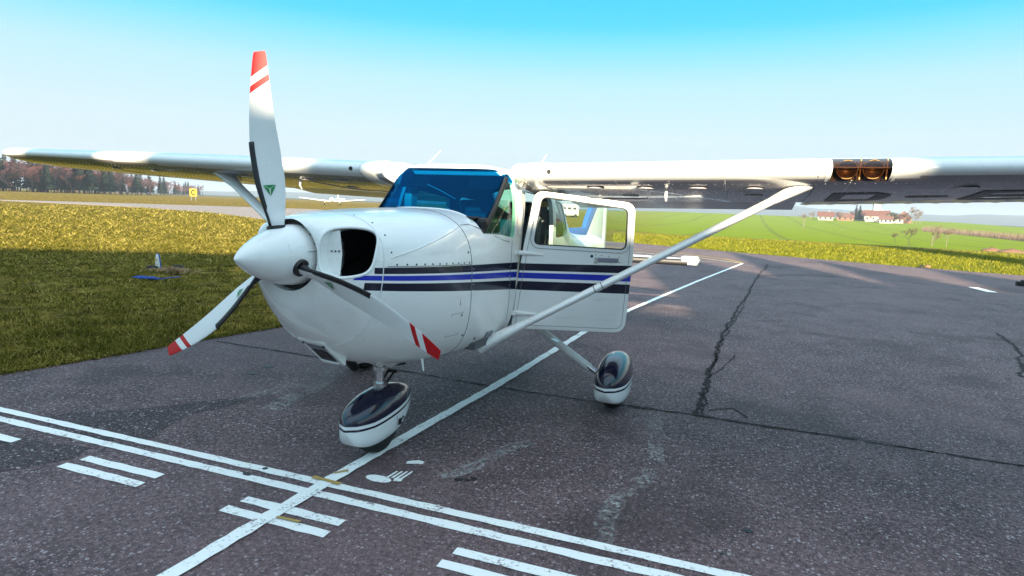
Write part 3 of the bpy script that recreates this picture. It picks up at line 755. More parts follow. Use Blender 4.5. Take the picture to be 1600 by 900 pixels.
# ---- propeller
t = NT('blade_paint'); c = t.coord(); xyz = t.new('ShaderNodeSeparateXYZ'); t.l.new(c, xyz.inputs[0])
zz = t.math('MULTIPLY_ADD', xyz.outputs[0], -.55, xyz.outputs[2])
def bandz(a, b): return t.math('MULTIPLY', t.math('GREATER_THAN', zz, a), t.math('LESS_THAN', zz, b))
n = t.noise(c, 3, 4); n2 = t.noise(c, 40, 4, .7)
col = t.mix(t.math('MULTIPLY', t.ramp(n2, [(.60, (0, 0, 0)), (.72, (1, 1, 1))]), .25), t.mix(n, (.80, .81, .80), (.72, .73, .72)), (.45, .44, .42))
col = t.mix(t.math('ADD', bandz(.90, 1.5), bandz(.832, .862), clamp=True), col, (.50, .006, .009))
t.set(base_color=col, roughness=.45, specular=.25); MAT['blade'] = t.m
RP = 1.0024
BL = [(.10, .060, .95, 52), (.17, .074, .60, 48), (.22, .092, .36, 44), (.30, .120, .24, 39), (.40, .141, .170, 34), (.52, .143, .135, 29), (.66, .129, .110, 25), (.80, .106, .095, 22), (.92, .082, .086, 20), (.985, .066, .08, 19), (1.0024, .056, .07, 19)]
def blade_sec(r):
    cch, th, be = smooth_interp(BL, r); be = R(be); swp = .022 * math.sin(math.pi * min(1, max(0, (r - .2) / .8))) - .028 * max(0, (r - .55) / .45) ** 1.5
    out = []; N = 14
    for i in range(2 * N):
        k = i / N if i <= N else 2 - i / N; up = 1 if i <= N else -1
        k = .5 - .5 * math.cos(math.pi * k)
        x = (k - .42) * cch       # leading edge at k=0
        th_ = th * cch * 2.6 * (.2969 * math.sqrt(k) - .126 * k - .3516 * k * k + .2843 * k ** 3 - .1036 * k ** 4) * (1.5 if up > 0 else .5)
        if r < .2: th_ = th * cch * .5 * math.sqrt(max(0, 1 - (2 * k - 1) ** 2))
        # chord runs to -X at the leading edge, which also sits forward (-Y)
        X = x * math.cos(be) - swp + up * th_ * math.sin(be); Y = x * math.sin(be) - up * th_ * math.cos(be)
        out.append((X, Y, r))
    return out
def make_blade():
    rr = list(np.linspace(.10, .97, 40)) + [.985, .995, 1.0024]; v = []
    for r in rr: v += blade_sec(r)
    k = 28; f = grid_faces(len(rr), k, True) + [tuple(range(k)), tuple((len(rr) - 1) * k + j for j in range(k))[::-1]]
    b = obj('propeller_blade', v, f, MAT['blade'], None, True, 50)
    # black rubber strip on the leading edge
    rr = list(np.linspace(.15, .575, 22)); v = []
    for r in rr:
        s = blade_sec(r); idx = [26, 27, 0, 1, 2, 3, 4] if r > .24 else [25, 26, 27, 0, 1, 2, 3]
        cen = Vector((sum(p[0] for p in s) / 28, sum(p[1] for p in s) / 28, r))
        for i in idx:
            p = Vector(s[i]); d = (p - cen).normalized(); v.append(p + d * .0035)
    bo = obj('rubber_boot', v, grid_faces(len(rr), 7), MAT['boot'], b, True)
    sm = bo.modifiers.new('s', 'SOLIDIFY'); sm.thickness = .004; sm.offset = 0
    # small green three cornered emblem
    s = blade_sec(.335); a = Vector(s[8]); s2 = blade_sec(.335)
    dx = (Vector(s2[10]) - Vector(s2[6])).normalized(); nrm = dx.cross(Vector((0, 0, 1))); nrm = nrm if nrm.y < 0 else -nrm
    o0 = a + nrm * .003 - dx * .022; up = Vector((0, 0, 1))
    m = MB()
    for tri in (((-.030, .020), (.030, .020), (0, .004)), ((-.030, .018), (-.004, .002), (-.001, -.036)), ((.030, .018), (.004, .002), (.001, -.036))):
        m.add([o0 + dx * p + up * q_ for p, q_ in tri], [(0, 1, 2)])
    m.build('emblem', MAT['green'], b)
    return b
def copy_tree(o, parent=None):
    k = o.copy(); COL.objects.link(k); k.parent = parent
    for ch in list(o.children): copy_tree(ch, k)
    return k
b0 = make_blade()
for i in range(3):
    b = b0 if i == 0 else copy_tree(b0, plane)
    b.parent = plane; b.location = (0, PY, HUBZ); b.rotation_euler = (0, -.1448 + i * 2 * math.pi / 3, 0)
    t_ = -.1448 + i * 2 * math.pi / 3
    m = MB(); ax = Vector((math.sin(t_), 0, math.cos(t_))); c0 = Vector((0, PY, HUBZ))
    m.lathe(c0 + ax * .125, ax, [(.006, .047), (.026, .045), (.026, .035)], 24); m.build('blade_cuff', MAT['black'], spin, 40)

# ---- wings
def wing_dims(b):
    """b = distance from the centreline -> leading edge Y, chord, leading edge z, drop of the trailing edge, thickness"""
    k = max(0, (b - 2.56) / 2.74)
    ley = .704 + .10 * k; tey = 2.325 - .38 * k
    return ley, tey - ley, 1.882 + .0262 * (b - .6), .200 - .060 * k, .125 + .012 * k
def wing_pt(side, b, c, up, thk=1.0, zoff=0.0):
    ley, ch, lez, dr, th = wing_dims(b); th *= thk
    yt = 5 * th * (.2969 * math.sqrt(max(c, 0)) - .126 * c - .3516 * c * c + .2843 * c ** 3 - .1036 * c ** 4) * ch
    yc = (.02 / .16 * (.8 * c - c * c) if c < .4 else .02 / .36 * (.2 + .8 * c - c * c)) * ch
    return Vector((side * b, ley + ch * c, lez - dr * c + yc + (yt if up else -yt) + zoff))
CS = [.0, .004, .012, .025, .045, .07, .10, .15, .22, .30, .40, .50, .60, .68, .735]
def wing_mesh(side, name, bs, hole=None):
    ring = [(c, True) for c in reversed(CS)] + [(c, False) for c in CS[1:]]
    v = []
    for b in bs:
        tipk = 1.0
        if b > 5.46: tipk = math.sqrt(max(0.0, 1 - ((b - 5.46) / .10) ** 2))
        for c, up in ring:
            p = wing_pt(side, b, c, up, max(.05, tipk))
            if b > 5.46:
                ley, ch, *_ = wing_dims(b); mid = ley + ch * .45; p.y = mid + (p.y - mid) * (.82 + .18 * tipk)
            v.append(p)
    k = len(ring); f = []
    for i in range(len(bs) - 1):
        for j in range(k):
            a = (j + 1) % k
            if hole and hole[0] - 1e-4 <= bs[i] and bs[i + 1] <= hole[1] + 1e-4 and j < k - 1:
                if ring[j][0] <= .0701 and ring[a][0] <= .0701: continue
            f.append((i * k + j, i * k + a, (i + 1) * k + a, (i + 1) * k + j))
    f.append(tuple(range(k))); f.append(tuple((len(bs) - 1) * k + j for j in range(k)))
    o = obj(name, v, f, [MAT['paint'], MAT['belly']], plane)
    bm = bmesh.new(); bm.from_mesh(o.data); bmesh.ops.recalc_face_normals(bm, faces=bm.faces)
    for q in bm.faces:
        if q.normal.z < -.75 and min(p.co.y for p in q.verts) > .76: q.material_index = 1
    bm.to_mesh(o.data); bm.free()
    shade(o, 40); return o
def surface(side, name, parent, b0, b1, c0, defl, ncor=0):
    bs = list(np.linspace(b0, b1, max(2, ncor * 4 + 1))); v = []
    cs = [c0, c0 + .02, .80, .86, .92, .97, .998]
    for i, b in enumerate(bs):
        h = wing_pt(side, b, c0, True).lerp(wing_pt(side, b, c0, False), .5)
        rip = .006 * math.sin(2 * math.pi * i / 4) if ncor else 0
        for c, up in [(c, True) for c in reversed(cs)] + [(c, False) for c in cs]:
            p = wing_pt(side, b, c, up)
            if .8 <= c <= .97: p.z += rip * (1 if up else -1)
            d = p - h; y = d.y * math.cos(defl) + d.z * math.sin(defl); z = -d.y * math.sin(defl) + d.z * math.cos(defl)
            v.append(Vector((p.x, h.y + y + .012, h.z + z)))
    k = 2 * len(cs); f = grid_faces(len(bs), k, True) + [tuple(range(k)), tuple((len(bs) - 1) * k + j for j in range(k))]
    o = obj(name, v, f, MAT['paint'], parent)
    bm = bmesh.new(); bm.from_mesh(o.data); bmesh.ops.recalc_face_normals(bm, faces=bm.faces); bm.to_mesh(o.data); bm.free()
    shade(o, 35); return o
def under(side, b, c, off=.003):
    p = wing_pt(side, b, c, False); p.z -= off; return p
LIGHT = (2.63, 2.945)
wings = {}
for side in (1, -1):
    bs = sorted(set([.55, .62] + list(np.linspace(.8, 2.56, 9)) + list(LIGHT) + list(np.linspace(3.1, 5.46, 9)) + [5.49, 5.52, 5.54, 5.555, 5.56]))
    w = wing_mesh(side, 'wing', bs, LIGHT if side == 1 else None); wings[side] = w
    surface(side, 'flap', w, .66, 2.52, .742, R(5), 0)
    surface(side, 'aileron', w, 2.575, 5.10, .742, R(-1), 14)
    # rivet rows and skin joints underneath
    rv = MB()
    rows = [(b, np.linspace(.06, .70, 26)) for b in (.95, 1.3, 1.66, 2.02, 2.38, 2.75, 3.3, 3.8, 4.3, 4.8)]
    for b, cs in rows:
        for c in cs: rv.lathe(under(side, b, c, -.001), (0, 0, -1), [(0, .0042), (.0022, .0028)], 6)
    for c in (.10, .30, .58):
        for b in np.arange(.8, 5.1, .055): rv.lathe(under(side, b, c, -.001), (0, 0, -1), [(0, .0042), (.0022, .0028)], 6)
    o = rv.build('rivets', MAT['seam_white'], w); o['kind'] = 'stuff'
    for b in (2.56, 4.1):
        bead('seam', [under(side, b, c, 0) for c in np.linspace(.02, .73, 16)], .0025, MAT['seam'], w)
    for b, c in ((1.12, .16), (1.48, .17), (1.84, .17), (2.2, .18), (2.2, .40), (1.3, .42), (3.4, .2), (4.0, .22)):
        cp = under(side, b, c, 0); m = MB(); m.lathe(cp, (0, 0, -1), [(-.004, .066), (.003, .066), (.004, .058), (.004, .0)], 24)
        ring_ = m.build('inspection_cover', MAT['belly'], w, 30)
    # fuel tank panel with its pale frame
    fp = [(.68, .11), (1.45, .11), (1.50, .16), (1.42, .52), (1.36, .56), (.68, .56)]
    m = MB()
    for i in range(len(fp)):
        a, b_ = fp[i], fp[(i + 1) % len(fp)]
        pts = [under(side, a[0] + (b_[0] - a[0]) * k / 8, a[1] + (b_[1] - a[1]) * k / 8, .001) for k in range(9)]; m.tube(pts, .011, 6, squash=(1, .4))
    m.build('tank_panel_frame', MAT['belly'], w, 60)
    # vent pipe, tie down ring, root cap
    p = under(side, 1.62, .20, -.01); m = MB(); m.tube([p, p + Vector((0, -.005, -.055)), p + Vector((0, .02, -.09))], [.011, .010, .007], 8); m.build('fuel_vent', MAT['paint'], w, 40)
    p = under(side, 2.40, .24, -.01); m = MB(); m.tube([p + Vector((.018 * math.cos(a), 0, -.03 + .018 * math.sin(a))) for a in np.linspace(0, 2 * math.pi, 13)], .004, 6); m.build('tie_down_ring', MAT['steel'], w, 60)
    p = wing_pt(side, .84, .0, True)
    m = MB(); m.lathe(p + Vector((0, -.002, .0)), (0, 1, 0), [(-.003, .016), (.01, .016)], 14); m.build('leading_edge_vent', MAT['black'], w, 30)
    # bull nosed root fairing with a seam
    v = []
    nb_ = 9
    for i in range(nb_):
        k = i / (nb_ - 1); b = .60 + .16 * (1 - k); grow = .006 + .004 * math.sin(math.pi * k)
        if k > .75: grow = .006 - .05 * ((k - .75) / .25) ** 2
        for c, up in [(c, True) for c in reversed(CS[:9])] + [(c, False) for c in CS[1:9]]:
            p = wing_pt(side, b, c, up); cen = wing_pt(side, b, .2, True).lerp(wing_pt(side, b, .2, False), .5)
            d = (p - cen).normalized(); p = p + d * grow; p.x = side * b; v.append(p)
    o = obj('root_fairing', v, grid_faces(nb_, 17), MAT['paint'], w)
    bm = bmesh.new(); bm.from_mesh(o.data); bmesh.ops.recalc_face_normals(bm, faces=bm.faces); bm.to_mesh(o.data); bm.free(); shade(o, 60)
    ts = o.modifiers.new('s', 'SOLIDIFY'); ts.thickness = .004

# landing light bay in the left wing's leading edge
w = wings[1]
b0_, b1_ = LIGHT
ring = [(c, True) for c in (.07, .045, .025, .012, .004)] + [(0, True)] + [(c, False) for c in (.004, .012, .025, .045, .07)]
m = MB()
back = [(b0_, .078), (b1_, .078)]
pu0, pl0, pu1, pl1 = wing_pt(1, b0_, .072, True), wing_pt(1, b0_, .072, False), wing_pt(1, b1_, .072, True), wing_pt(1, b1_, .072, False)
m.add([pu0, pl0, pl1, pu1], [(0, 1, 2, 3)])
for b in (b0_ + .002, b1_ - .002):
    pts = [wing_pt(1, b, c, u, .97) for c, u in ring]; m.add(pts, [tuple(range(len(pts)))])
lb = m.build('landing_light', MAT['dark_metal'], w)
for i, b in enumerate((b0_ + .085, b0_ + .225)):
    p = wing_pt(1, b, .05, True).lerp(wing_pt(1, b, .05, False), .5)
    m = MB(); m.lathe(p, (0, -1, -.06), [(-.02, .02), (.0, .042), (.022, .056), (.026, .057), (.026, .054), (.010, .042), (-.002, .02), (-.006, .004)], 28); m.build('lamp', MAT['sun_glint'], lb, 40)
    m = MB(); m.box(p + Vector((.07, -.02, 0)), (.006, .01, .12)); m.build('bracket', MAT['sun_glint'], lb)
m = MB(); m.box(wing_pt(1, (b0_ + b1_) / 2, .03, False) + Vector((0, -.01, .055)), (b1_ - b0_, .006, .005)); m.build('bracket', MAT['sun_glint'], lb)
v = [wing_pt(1, b, c, u) for b in (b0_, b1_) for c, u in ring]
o = obj('light_cover', v, grid_faces(2, len(ring)), MAT['smoke'], lb, True)
for b in (b0_ - .03, b1_ + .012):
    pts = []
    v = [wing_pt(1, bb, c, u) + (wing_pt(1, bb, c, u) - wing_pt(1, bb, .06, True).lerp(wing_pt(1, bb, .06, False), .5)).normalized() * .002 for bb in (b, b + .018) for c, u in ring]
    obj('cover_strap', v, grid_faces(2, len(ring)), MAT['paint'], lb, True)

# registration under the left wing: D - E ...
def letter_mesh(polys, b_off, name):
    m = MB()
    for poly in polys:
        n = len(poly); v = []; 
        for (a, h) in poly:       # a outboard, h forward from the letter foot
            b = b_off + a; c = .66 - h / wing_dims(b)[1]
            v.append(under(1, b, c, .0035))
        m.add(v, [tuple(range(n))])
    return m.build(name, MAT['letter'], wings[1])
H, W_, S = .56, .36, .085
def bar(x0, x1, y0, y1, n=6):
    out = []
    for i in range(n):
        a, b_ = y0 + (y1 - y0) * i / n, y0 + (y1 - y0) * (i + 1) / n
        out.append([(x0, a), (x1, a), (x1, b_), (x0, b_)])
    return out
Dp = bar(0, S, 0, H) + bar(S, W_ - .10, 0, S, 1) + bar(S, W_ - .10, H - S, H, 1) + bar(W_ - S, W_, .12, H - .12) + [[(W_ - .10, 0), (W_, .12), (W_ - S, .12), (W_ - .10, S)], [(W_ - .10, H), (W_ - .10, H - S), (W_ - S, H - .12), (W_, H - .12)]]
Ep = bar(0, S, 0, H) + bar(S, W_, 0, S, 1) + bar(S, W_, H - S, H, 1) + bar(S, W_ - .05, H / 2 - S / 2, H / 2 + S / 2, 1)
letter_mesh(Dp, 2.70, 'letter_d'); letter_mesh(bar(0, .24, H / 2 - S / 2, H / 2 + S / 2, 1), 3.17, 'hyphen'); letter_mesh(Ep, 3.52, 'letter_e'); letter_mesh(Ep, 4.0, 'letter_e')

# ---- struts
for side in (1, -1):
    A = Vector((side * .555, .62, .685)); B = Vector((side * 2.50, 1.0, 1.845)); m = MB()
    pts = [A.lerp(B, k) for k in np.linspace(-.06, 1, 12)]
    ax = (B - A).normalized(); up = Vector((0, 0, 1)); fw = ax.cross(up).normalized(); tk = fw.cross(ax).normalized()
    v = []
    for k, p in zip(np.linspace(0, 1, 12), pts):
        for j in range(20):
            a = 2 * math.pi * j / 20; v.append(p + fw * math.cos(a) * .060 + tk * math.sin(a) * .027)
    st = obj('wing_strut', v, grid_faces(12, 20, True), MAT['paint'], plane, True)
    # cuffs at both ends, joints
    for (k0, k1, g0, g1) in ((-.075, .09, 2.0, 1.08), (.905, 1.01, 1.06, 1.75)):
        v = []
        for i in range(7):
            k = k0 + (k1 - k0) * i / 6; g = g0 + (g1 - g0) * i / 6; p = A.lerp(B, k)
            for j in range(20):
                a = 2 * math.pi * j / 20; v.append(p + fw * math.cos(a) * .060 * g + tk * math.sin(a) * .027 * g)
        obj('strut_cuff', v, grid_faces(7, 20, True) + [tuple(range(20)), tuple(120 + j for j in range(20))], MAT['paint'], st, True, 50)
    for k in (.335, .36):
        v = []
        for kk in (k, k + .003):
            p = A.lerp(B, kk)
            for j in range(20):
                a = 2 * math.pi * j / 20; v.append(p + fw * math.cos(a) * .0612 + tk * math.sin(a) * .0282)
        obj('strut_band', v, grid_faces(2, 20, True), MAT['seam'], st, True)
    pl = on_hull(HULL, .52, .70, .002, side); m = MB(); m.box(pl, (.008, .11, .075), Matrix.Rotation(side * .45, 3, 'Y')); m.build('strut_plate', MAT['grey_handle'], st, bevel=.003)

# ---- main gear
def wheel_pant(name, parent, L, Wd, zt, zb, zline):
    """teardrop spat along Y, nose at -Y, origin on the ground below the axle"""
    ny, nt = 22, 28; v = []
    for i in range(ny):
        k = i / (ny - 1); y = -L * .47 + L * k
        fat = (math.sin(math.pi * min(1, k / .84) ** .62 * .5) if k < .42 else 1 - ((k - .42) / .58) ** 2.3 * .94)
        fat = max(.06, min(1, (1 - (1 - k / .42) ** 2.4) ** .5 if k < .42 else 1 - ((k - .42) / .58) ** 2.2 * .92))
        w = Wd / 2 * fat; up = (zt - zline) * fat; lo = (zline - zb) * min(1, fat ** .6 * 1.0) * (1 - .35 * max(0, (k - .6) / .4))
        zc = zline + .06 * max(0, k - .2)
        for j in range(nt):
            a = 2 * math.pi * j / nt; c, s = math.cos(a), math.sin(a); e = 2.3 if s > 0 else 4.6
            v.append((w * math.copysign(abs(c) ** (2 / e), c), y, zc + (up if s > 0 else lo) * math.copysign(abs(s) ** (2 / e), s)))
    f = grid_faces(ny, nt, True) + [tuple(range(nt)), tuple((ny - 1) * nt + j for j in range(nt))]
    t = MAT['pant%.2f' % zline] if ('pant%.2f' % zline) in MAT else None
    if t is None:
        t = NT('spat_paint'); c = t.coord(); xyz = t.new('ShaderNodeSeparateXYZ'); t.l.new(c, xyz.inputs[0])
        ln = t.math('MULTIPLY_ADD', t.math('MAXIMUM', t.math('MULTIPLY_ADD', xyz.outputs[1], 1 / L, .27), 0), .06, zline)
        u = t.math('SUBTRACT', xyz.outputs[2], ln)
        nav = t.math('ADD', t.math('GREATER_THAN', u, .013), t.math('MULTIPLY', t.math('GREATER_THAN', u, -.022), t.math('LESS_THAN', u, -.007)), clamp=True)
        t.set(base_color=t.mix(nav, (.76, .78, .78), (.004, .005, .024)), roughness=.2, coat_weight=.6, coat_roughness=.05)
        MAT['pant%.2f' % zline] = t.m; t = t.m
    o = obj(name, v, f, t, parent)
    bm = bmesh.new(); bm.from_mesh(o.data); bmesh.ops.recalc_face_normals(bm, faces=bm.faces); bm.to_mesh(o.data); bm.free()
    shade(o, 50)
    return o
def tyre(parent, r, wd, y=0.0):
    m = MB(); prof = [(-wd / 2, r * .55), (-wd / 2, r * .82), (-wd * .36, r * .97), (-wd * .15, r), (wd * .15, r), (wd * .36, r * .97), (wd / 2, r * .82), (wd / 2, r * .55)]
    m.lathe((0, y, r - .006), (1, 0, 0), prof, 36); return m.build('tyre', MAT['rubber'], parent, 40)
for side in (1, -1):
    sp = wheel_pant('wheel_fairing', plane, .82, .285, .440, .075, .235); sp.location = (side * 1.245, 1.50, 0)
    tyre(sp, .205, .15, 0.0)
    m = MB(); p0 = Vector((side * .42, 1.50, .66)); p1 = Vector((side * 1.14, 1.49, .235)); m.tube([p0.lerp(p1, k) for k in (0, .3, .6, .85)], [.034, .032, .030, .028], 14, squash=(.62, 1.15))
    lg = m.build('gear_leg', MAT['paint'], plane, 50)
    m = MB(); m.tube([p0.lerp(p1, .82), p0.lerp(p1, 1.02)], .021, 12); m.build('axle_joint', MAT['steel'], lg, 40)
    p = p0.lerp(p1, .42); m = MB(); m.box(p + Vector((0, -.055, .03)), (.075, .06, .008), Matrix.Rotation(side * .3, 3, 'Y')); m.build('step', MAT['paint'], lg, bevel=.003)
    m = MB(); m.lathe(Vector((side * 1.245, 1.50, 0)) + Vector((side * .141, -.02, .185)), (side, 0, 0), [(-.01, .012), (.004, .012)], 10); m.build('axle_bolt', MAT['black'], plane)
# ---- nose gear
ng = wheel_pant('nose_wheel_fairing', plane, .77, .265, .410, .085, .255); ng.location = (.008, -.148, 0)
tyre(ng, .195, .145, -.02)
for dy, dz, sh in ((.10, .20, 4), (.155, .21, 3)):
    m = MB(); pts = ell(0, 0, .018, .018, sh) if sh == 3 else [(-.018, -.020), (.018, -.020), (.018, .020), (-.018, .020)]
    m.prism(pts, (.129 - .012 * (sh == 3), dy - .04, dz - .01), (0, 1, 0), (0, 0, 1), (1, 0, 0), .006); m.build('hatch', MAT['black'], ng)
m = MB(); m.tube([(.1335, .02, .13), (.1335, .02, .24)], .0015, 5); m.build('seam', MAT['seam'], ng)
m = MB(); m.tube([(0, -.10, .70), (0, -.115, .56)], .038, 18); leg = m.build('nose_leg', MAT['steel'], plane, 40)
m = MB(); m.tube([(0, -.115, .57), (0, -.12, .38)], .026, 18); m.build('oleo', MAT['chrome'], leg, 40)
for cy_, cz0, cr_ in ((-.113, .545, .05), (-.12, .435, .046)):
    m = MB(); m.lathe((0, cy_, cz0), (0, 0, 1), [(-.013, cr_), (.013, cr_)], 18); m.build('collar', MAT['steel'], leg, 40)
m = MB()
for s in (-.022, .022):
    m.tube([(s, -.075, .535), (s, .02, .49), (s, -.07, .435)], .009, 8)
m.tube([(-.04, .02, .49), (.04, .02, .49)], .011, 8); m.build('torque_link', MAT['dark_metal'], leg, 40)
m = MB(); m.tube([(.05, -.10, .56), (.14, -.03, .575)], .009, 8); m.build('steering_rod', MAT['dark_metal'], leg, 40)
m = MB(); m.tube([(-.05, -.10, .56), (-.13, -.06, .58)], .012, 8); m.build('steering_rod', MAT['dark_metal'], leg, 40)
m = MB(); m.tube([(.03, -.09, .42), (.06, .02, .40)], .012, 8); m.build('tow_lug', MAT['dark_metal'], leg, 40)

# ---- tail
def slab(name, poly, thick, mat, parent, axis='x', pos=0.0, bevel=.012):
    m = MB()
    if axis == 'x': m.prism(poly, (pos - thick / 2, 0, 0), (0, 1, 0), (0, 0, 1), (1, 0, 0), thick)
    else: m.prism(poly, (0, 0, pos - thick / 2), (1, 0, 0), (0, 1, 0), (0, 0, 1), thick)
    return m.build(name, mat, parent, 40, bevel=bevel, seg=3)
t = NT('fin_paint'); c = t.coord(); xyz = t.new('ShaderNodeSeparateXYZ'); t.l.new(c, xyz.inputs[0])
le = t.math('MULTIPLY_ADD', t.math('SUBTRACT', xyz.outputs[2], 1.36), 1.42, 4.98)
u = t.math('SUBTRACT', xyz.outputs[1], le)
blue = t.math('MULTIPLY', t.math('LESS_THAN', u, .17), t.math('GREATER_THAN', u, -1))
low = t.math('MULTIPLY', t.math('LESS_THAN', xyz.outputs[1], 5.05), t.math('GREATER_THAN', xyz.outputs[2], 1.30))
t.set(base_color=t.mix(t.math('ADD', blue, low, clamp=True), (.78, .80, .80), (.03, .10, .34)), roughness=.25, coat_weight=.4); MAT['fin'] = t.m
slab('fin', [(3.7, 1.25), (3.7, 1.385), (4.96, 1.375), (5.10, 1.52), (5.95, 2.18), (6.05, 2.20), (6.05, 1.10), (5.2, 1.12)], .07, MAT['fin'], plane)
slab('rudder', [(6.065, 1.0), (6.065, 2.21), (6.30, 2.22), (6.32, 1.02), (6.2, .92)], .055, MAT['paint'], plane)
for s in (1, -1):
    slab('stabilizer', [(s * .03, 5.45), (s * 1.42, 5.62), (s * 1.47, 5.70), (s * 1.44, 5.95), (s * .03, 5.98)], .085, MAT['paint'], plane, 'z', .925, .03)
    m = MB(); m.tube([(s * .12, 5.452, .925), (s * 1.40, 5.612, .925)], .046, 12, squash=(.55, 1)); m.build('dark_leading_edge', MAT['boot'], plane, 50)  # dark tube along the stabilizer's front edge
    el = slab('elevator', [(s * .10, 5.995), (s * 1.30, 5.97), (s * 1.30, 5.60), (s * 1.535, 5.60), (s * 1.53, 6.25), (s * .2, 6.40)], .05, MAT['paint'], plane, 'z', .918, .015)
    slab('balance_horn', [(s * 1.31, 5.55), (s * 1.54, 5.55), (s * 1.54, 5.80), (s * 1.31, 5.80)], .075, MAT['paint'], el, 'z', .975, .02)

# ---- open left door (origin on the hinge line, s along the door, z up)
TH = R(66)
door = None
outline = roundpoly([(-.045, .685), (-.005, 1.06), (.035, 1.36), (.105, 1.765), (.885, 1.695), (.892, 1.30), (.862, .672)], [.05, 0, 0, .085, .09, 0, .10], 8)
winp = roundpoly([(.098, 1.345), (.150, 1.727), (.835, 1.655), (.838, 1.325)], [.055, .06, .06, .06], 8)
def dloc(o): o.location = (.552, .94, 0); o.rotation_euler = (0, 0, -TH)
# local axes: y along the door, x outward
m = MB(); m.prism(outline, (-.028, 0, 0), (0, 1, 0), (0, 0, 1), (1, 0, 0), .036)
door = m.build('door', MAT['door'], plane, bevel=.007, seg=2)
m = MB(); m.prism(winp, (-.2, 0, 0), (0, 1, 0), (0, 0, 1), (1, 0, 0), .4); boolean(door, m.build('cut', MAT['door'])); shade(door, 30); dloc(door)
def frame(name, poly, grow0, grow1, x0, x1, mat):
    cc = Vector((sum(p[0] for p in poly) / len(poly), sum(p[1] for p in poly) / len(poly)))
    def off(p, g):
        n = len(poly); return g
    k = len(poly); v = []
    P = [Vector(p) for p in poly]
    def outw(i, g):
        a = (P[i] - P[i - 1]); b = (P[(i + 1) % k] - P[i]); d = (a.normalized() + b.normalized()); nrm = Vector((d.y, -d.x)).normalized()
        if nrm.dot(P[i] - cc) < 0: nrm = -nrm
        return P[i] + nrm * g
    for g, x in ((grow0, x0), (grow0, x1), (grow1, x1), (grow1, x0)):
        v += [(x, *outw(i, g)) for i in range(k)]
    f = []
    for r_ in range(4):
        for i in range(k):
            f.append((r_ * k + i, r_ * k + (i + 1) % k, ((r_ + 1) % 4) * k + (i + 1) % k, ((r_ + 1) % 4) * k + i))
    m = MB(); m.add(v, f); return m.build(name, mat, door)
frame('window_frame', winp, -.004, .020, .006, .016, MAT['seam_white']); frame('window_seal', winp, -.012, -.0035, -.01, .010, MAT['black']); frame('window_seal', winp, .0205, .0235, .004, .0095, MAT['black'])
frame('edge_trim', outline, -.034, -.031, .0078, .0090, MAT['seam'])
m = MB(); m.prism(winp, (-.008, 0, 0), (0, 1, 0), (0, 0, 1), (1, 0, 0), .004); m.build('window_pane', MAT['clear'], door)
hd = MB(); hd.box((.012, .69, 1.248), (.012, .17, .034)); ho = hd.build('door_handle', MAT['grey_handle'], door, bevel=.004)
m = MB(); m.box((.012, .60, 1.245), (.022, .022, .05)); m.build('handle_pivot', MAT['steel'], door, bevel=.004)
m = MB(); m.lathe((.008, .565, 1.275), (1, 0, 0), [(-.005, .012), (.005, .011)], 12); m.build('door_lock', MAT['black'], door)
m = MB()
for y, z in ((.595, 1.285), (.64, 1.282), (.70, 1.278), (.78, 1.272), (.785, 1.235), (.585, 1.225)): m.lathe((.008, y, z), (1, 0, 0), [(-.004, .0045), (.002, .0035)], 7)
o = m.build('screws', MAT['screw'], door); o['kind'] = 'stuff'
for z in (1.285, .813):
    m = MB(); v = []
    for i in range(9):
        k = i / 8; y = -.045 + .235 * k; r_ = .020 * (1 - .75 * k ** 2)
        for j in range(10):
            a = 2 * math.pi * j / 10; v.append((.012 + .012 * math.cos(a) * (1 - .6 * k), y, z - .012 * k + r_ * math.sin(a)))
    o = obj('hinge', v, grid_faces(9, 10, True) + [tuple(range(10)), tuple(80 + j for j in range(10))], MAT['paint'], door, True, 60)
    m = MB(); m.box((.552 - .01, .915, z), (.03, .07, .035)); m.build('hinge_bracket', MAT['paint'], plane, bevel=.006)
# inner door card, stay
m = MB(); m.prism([(p[0] * .94 + .025, .72 + (p[1] - .68) * .62) for p in outline if p[1] < 1.32] + [(.84, 1.28), (.06, 1.28)], (-.05, 0, 0), (0, 1, 0), (0, 0, 1), (1, 0, 0), .02)
# jamb in beige along the front edge of the opening
jp = [(.862, .70), (.952, 1.06), (1.017, 1.42), (1.127, 1.76)]
m = MB(); m.tube([on_hull(HULL, y - .012, z, -.004) for y, z in jp], .012, 8); m.build('door_jamb', MAT['beige'], plane, 50)
m = MB(); m.tube([on_hull(HULL, y, z, .0) for y, z in ((.925, 1.42), (.96, 1.60), (1.01, 1.80))], .020, 8, squash=(1.4, .5)); m.build('door_post', MAT['beige'], plane, 50)

# ---- cabin interior
m = MB(); m.tube([(.478, .45, 1.49), (.478, .62, 1.64), (.470, .82, 1.84)], .018, 8); m.build('windshield_post', MAT['black'], plane, 50)
m = MB(); m.tube([(-.474, .46, 1.49), (-.474, .62, 1.63), (-.462, .80, 1.81)], .009, 8); m.build('windshield_post', MAT['black'], plane, 50)
m = MB(); m.box((-.455, 1.0, 1.62), (.07, .10, .46)); m.build('door_post', MAT['headliner'], plane, bevel=.01)
m = MB(); m.box((0, .56, 1.37), (.98, .30, .36)); m.build('instrument_panel', MAT['black'], plane, bevel=.03)
m = MB(); m.box((0, .46, 1.545), (.86, .16, .02)); m.build('glareshield', MAT['black'], plane, bevel=.008)
m = MB(); m.box((0, 1.5, .66), (.98, 2.4, .05)); m.build('cabin_floor', MAT['interior'], plane)
m = MB(); m.box((0, .86, 1.872), (.86, .10, .030)); hb = m.build('header_strip', MAT['headliner'], plane, bevel=.006)
for x in (-.27, .02):
    m = MB(); m.box((x, .835, 1.868), (.21, .012, .03)); m.build('air_vent', MAT['headliner'], hb, bevel=.004)
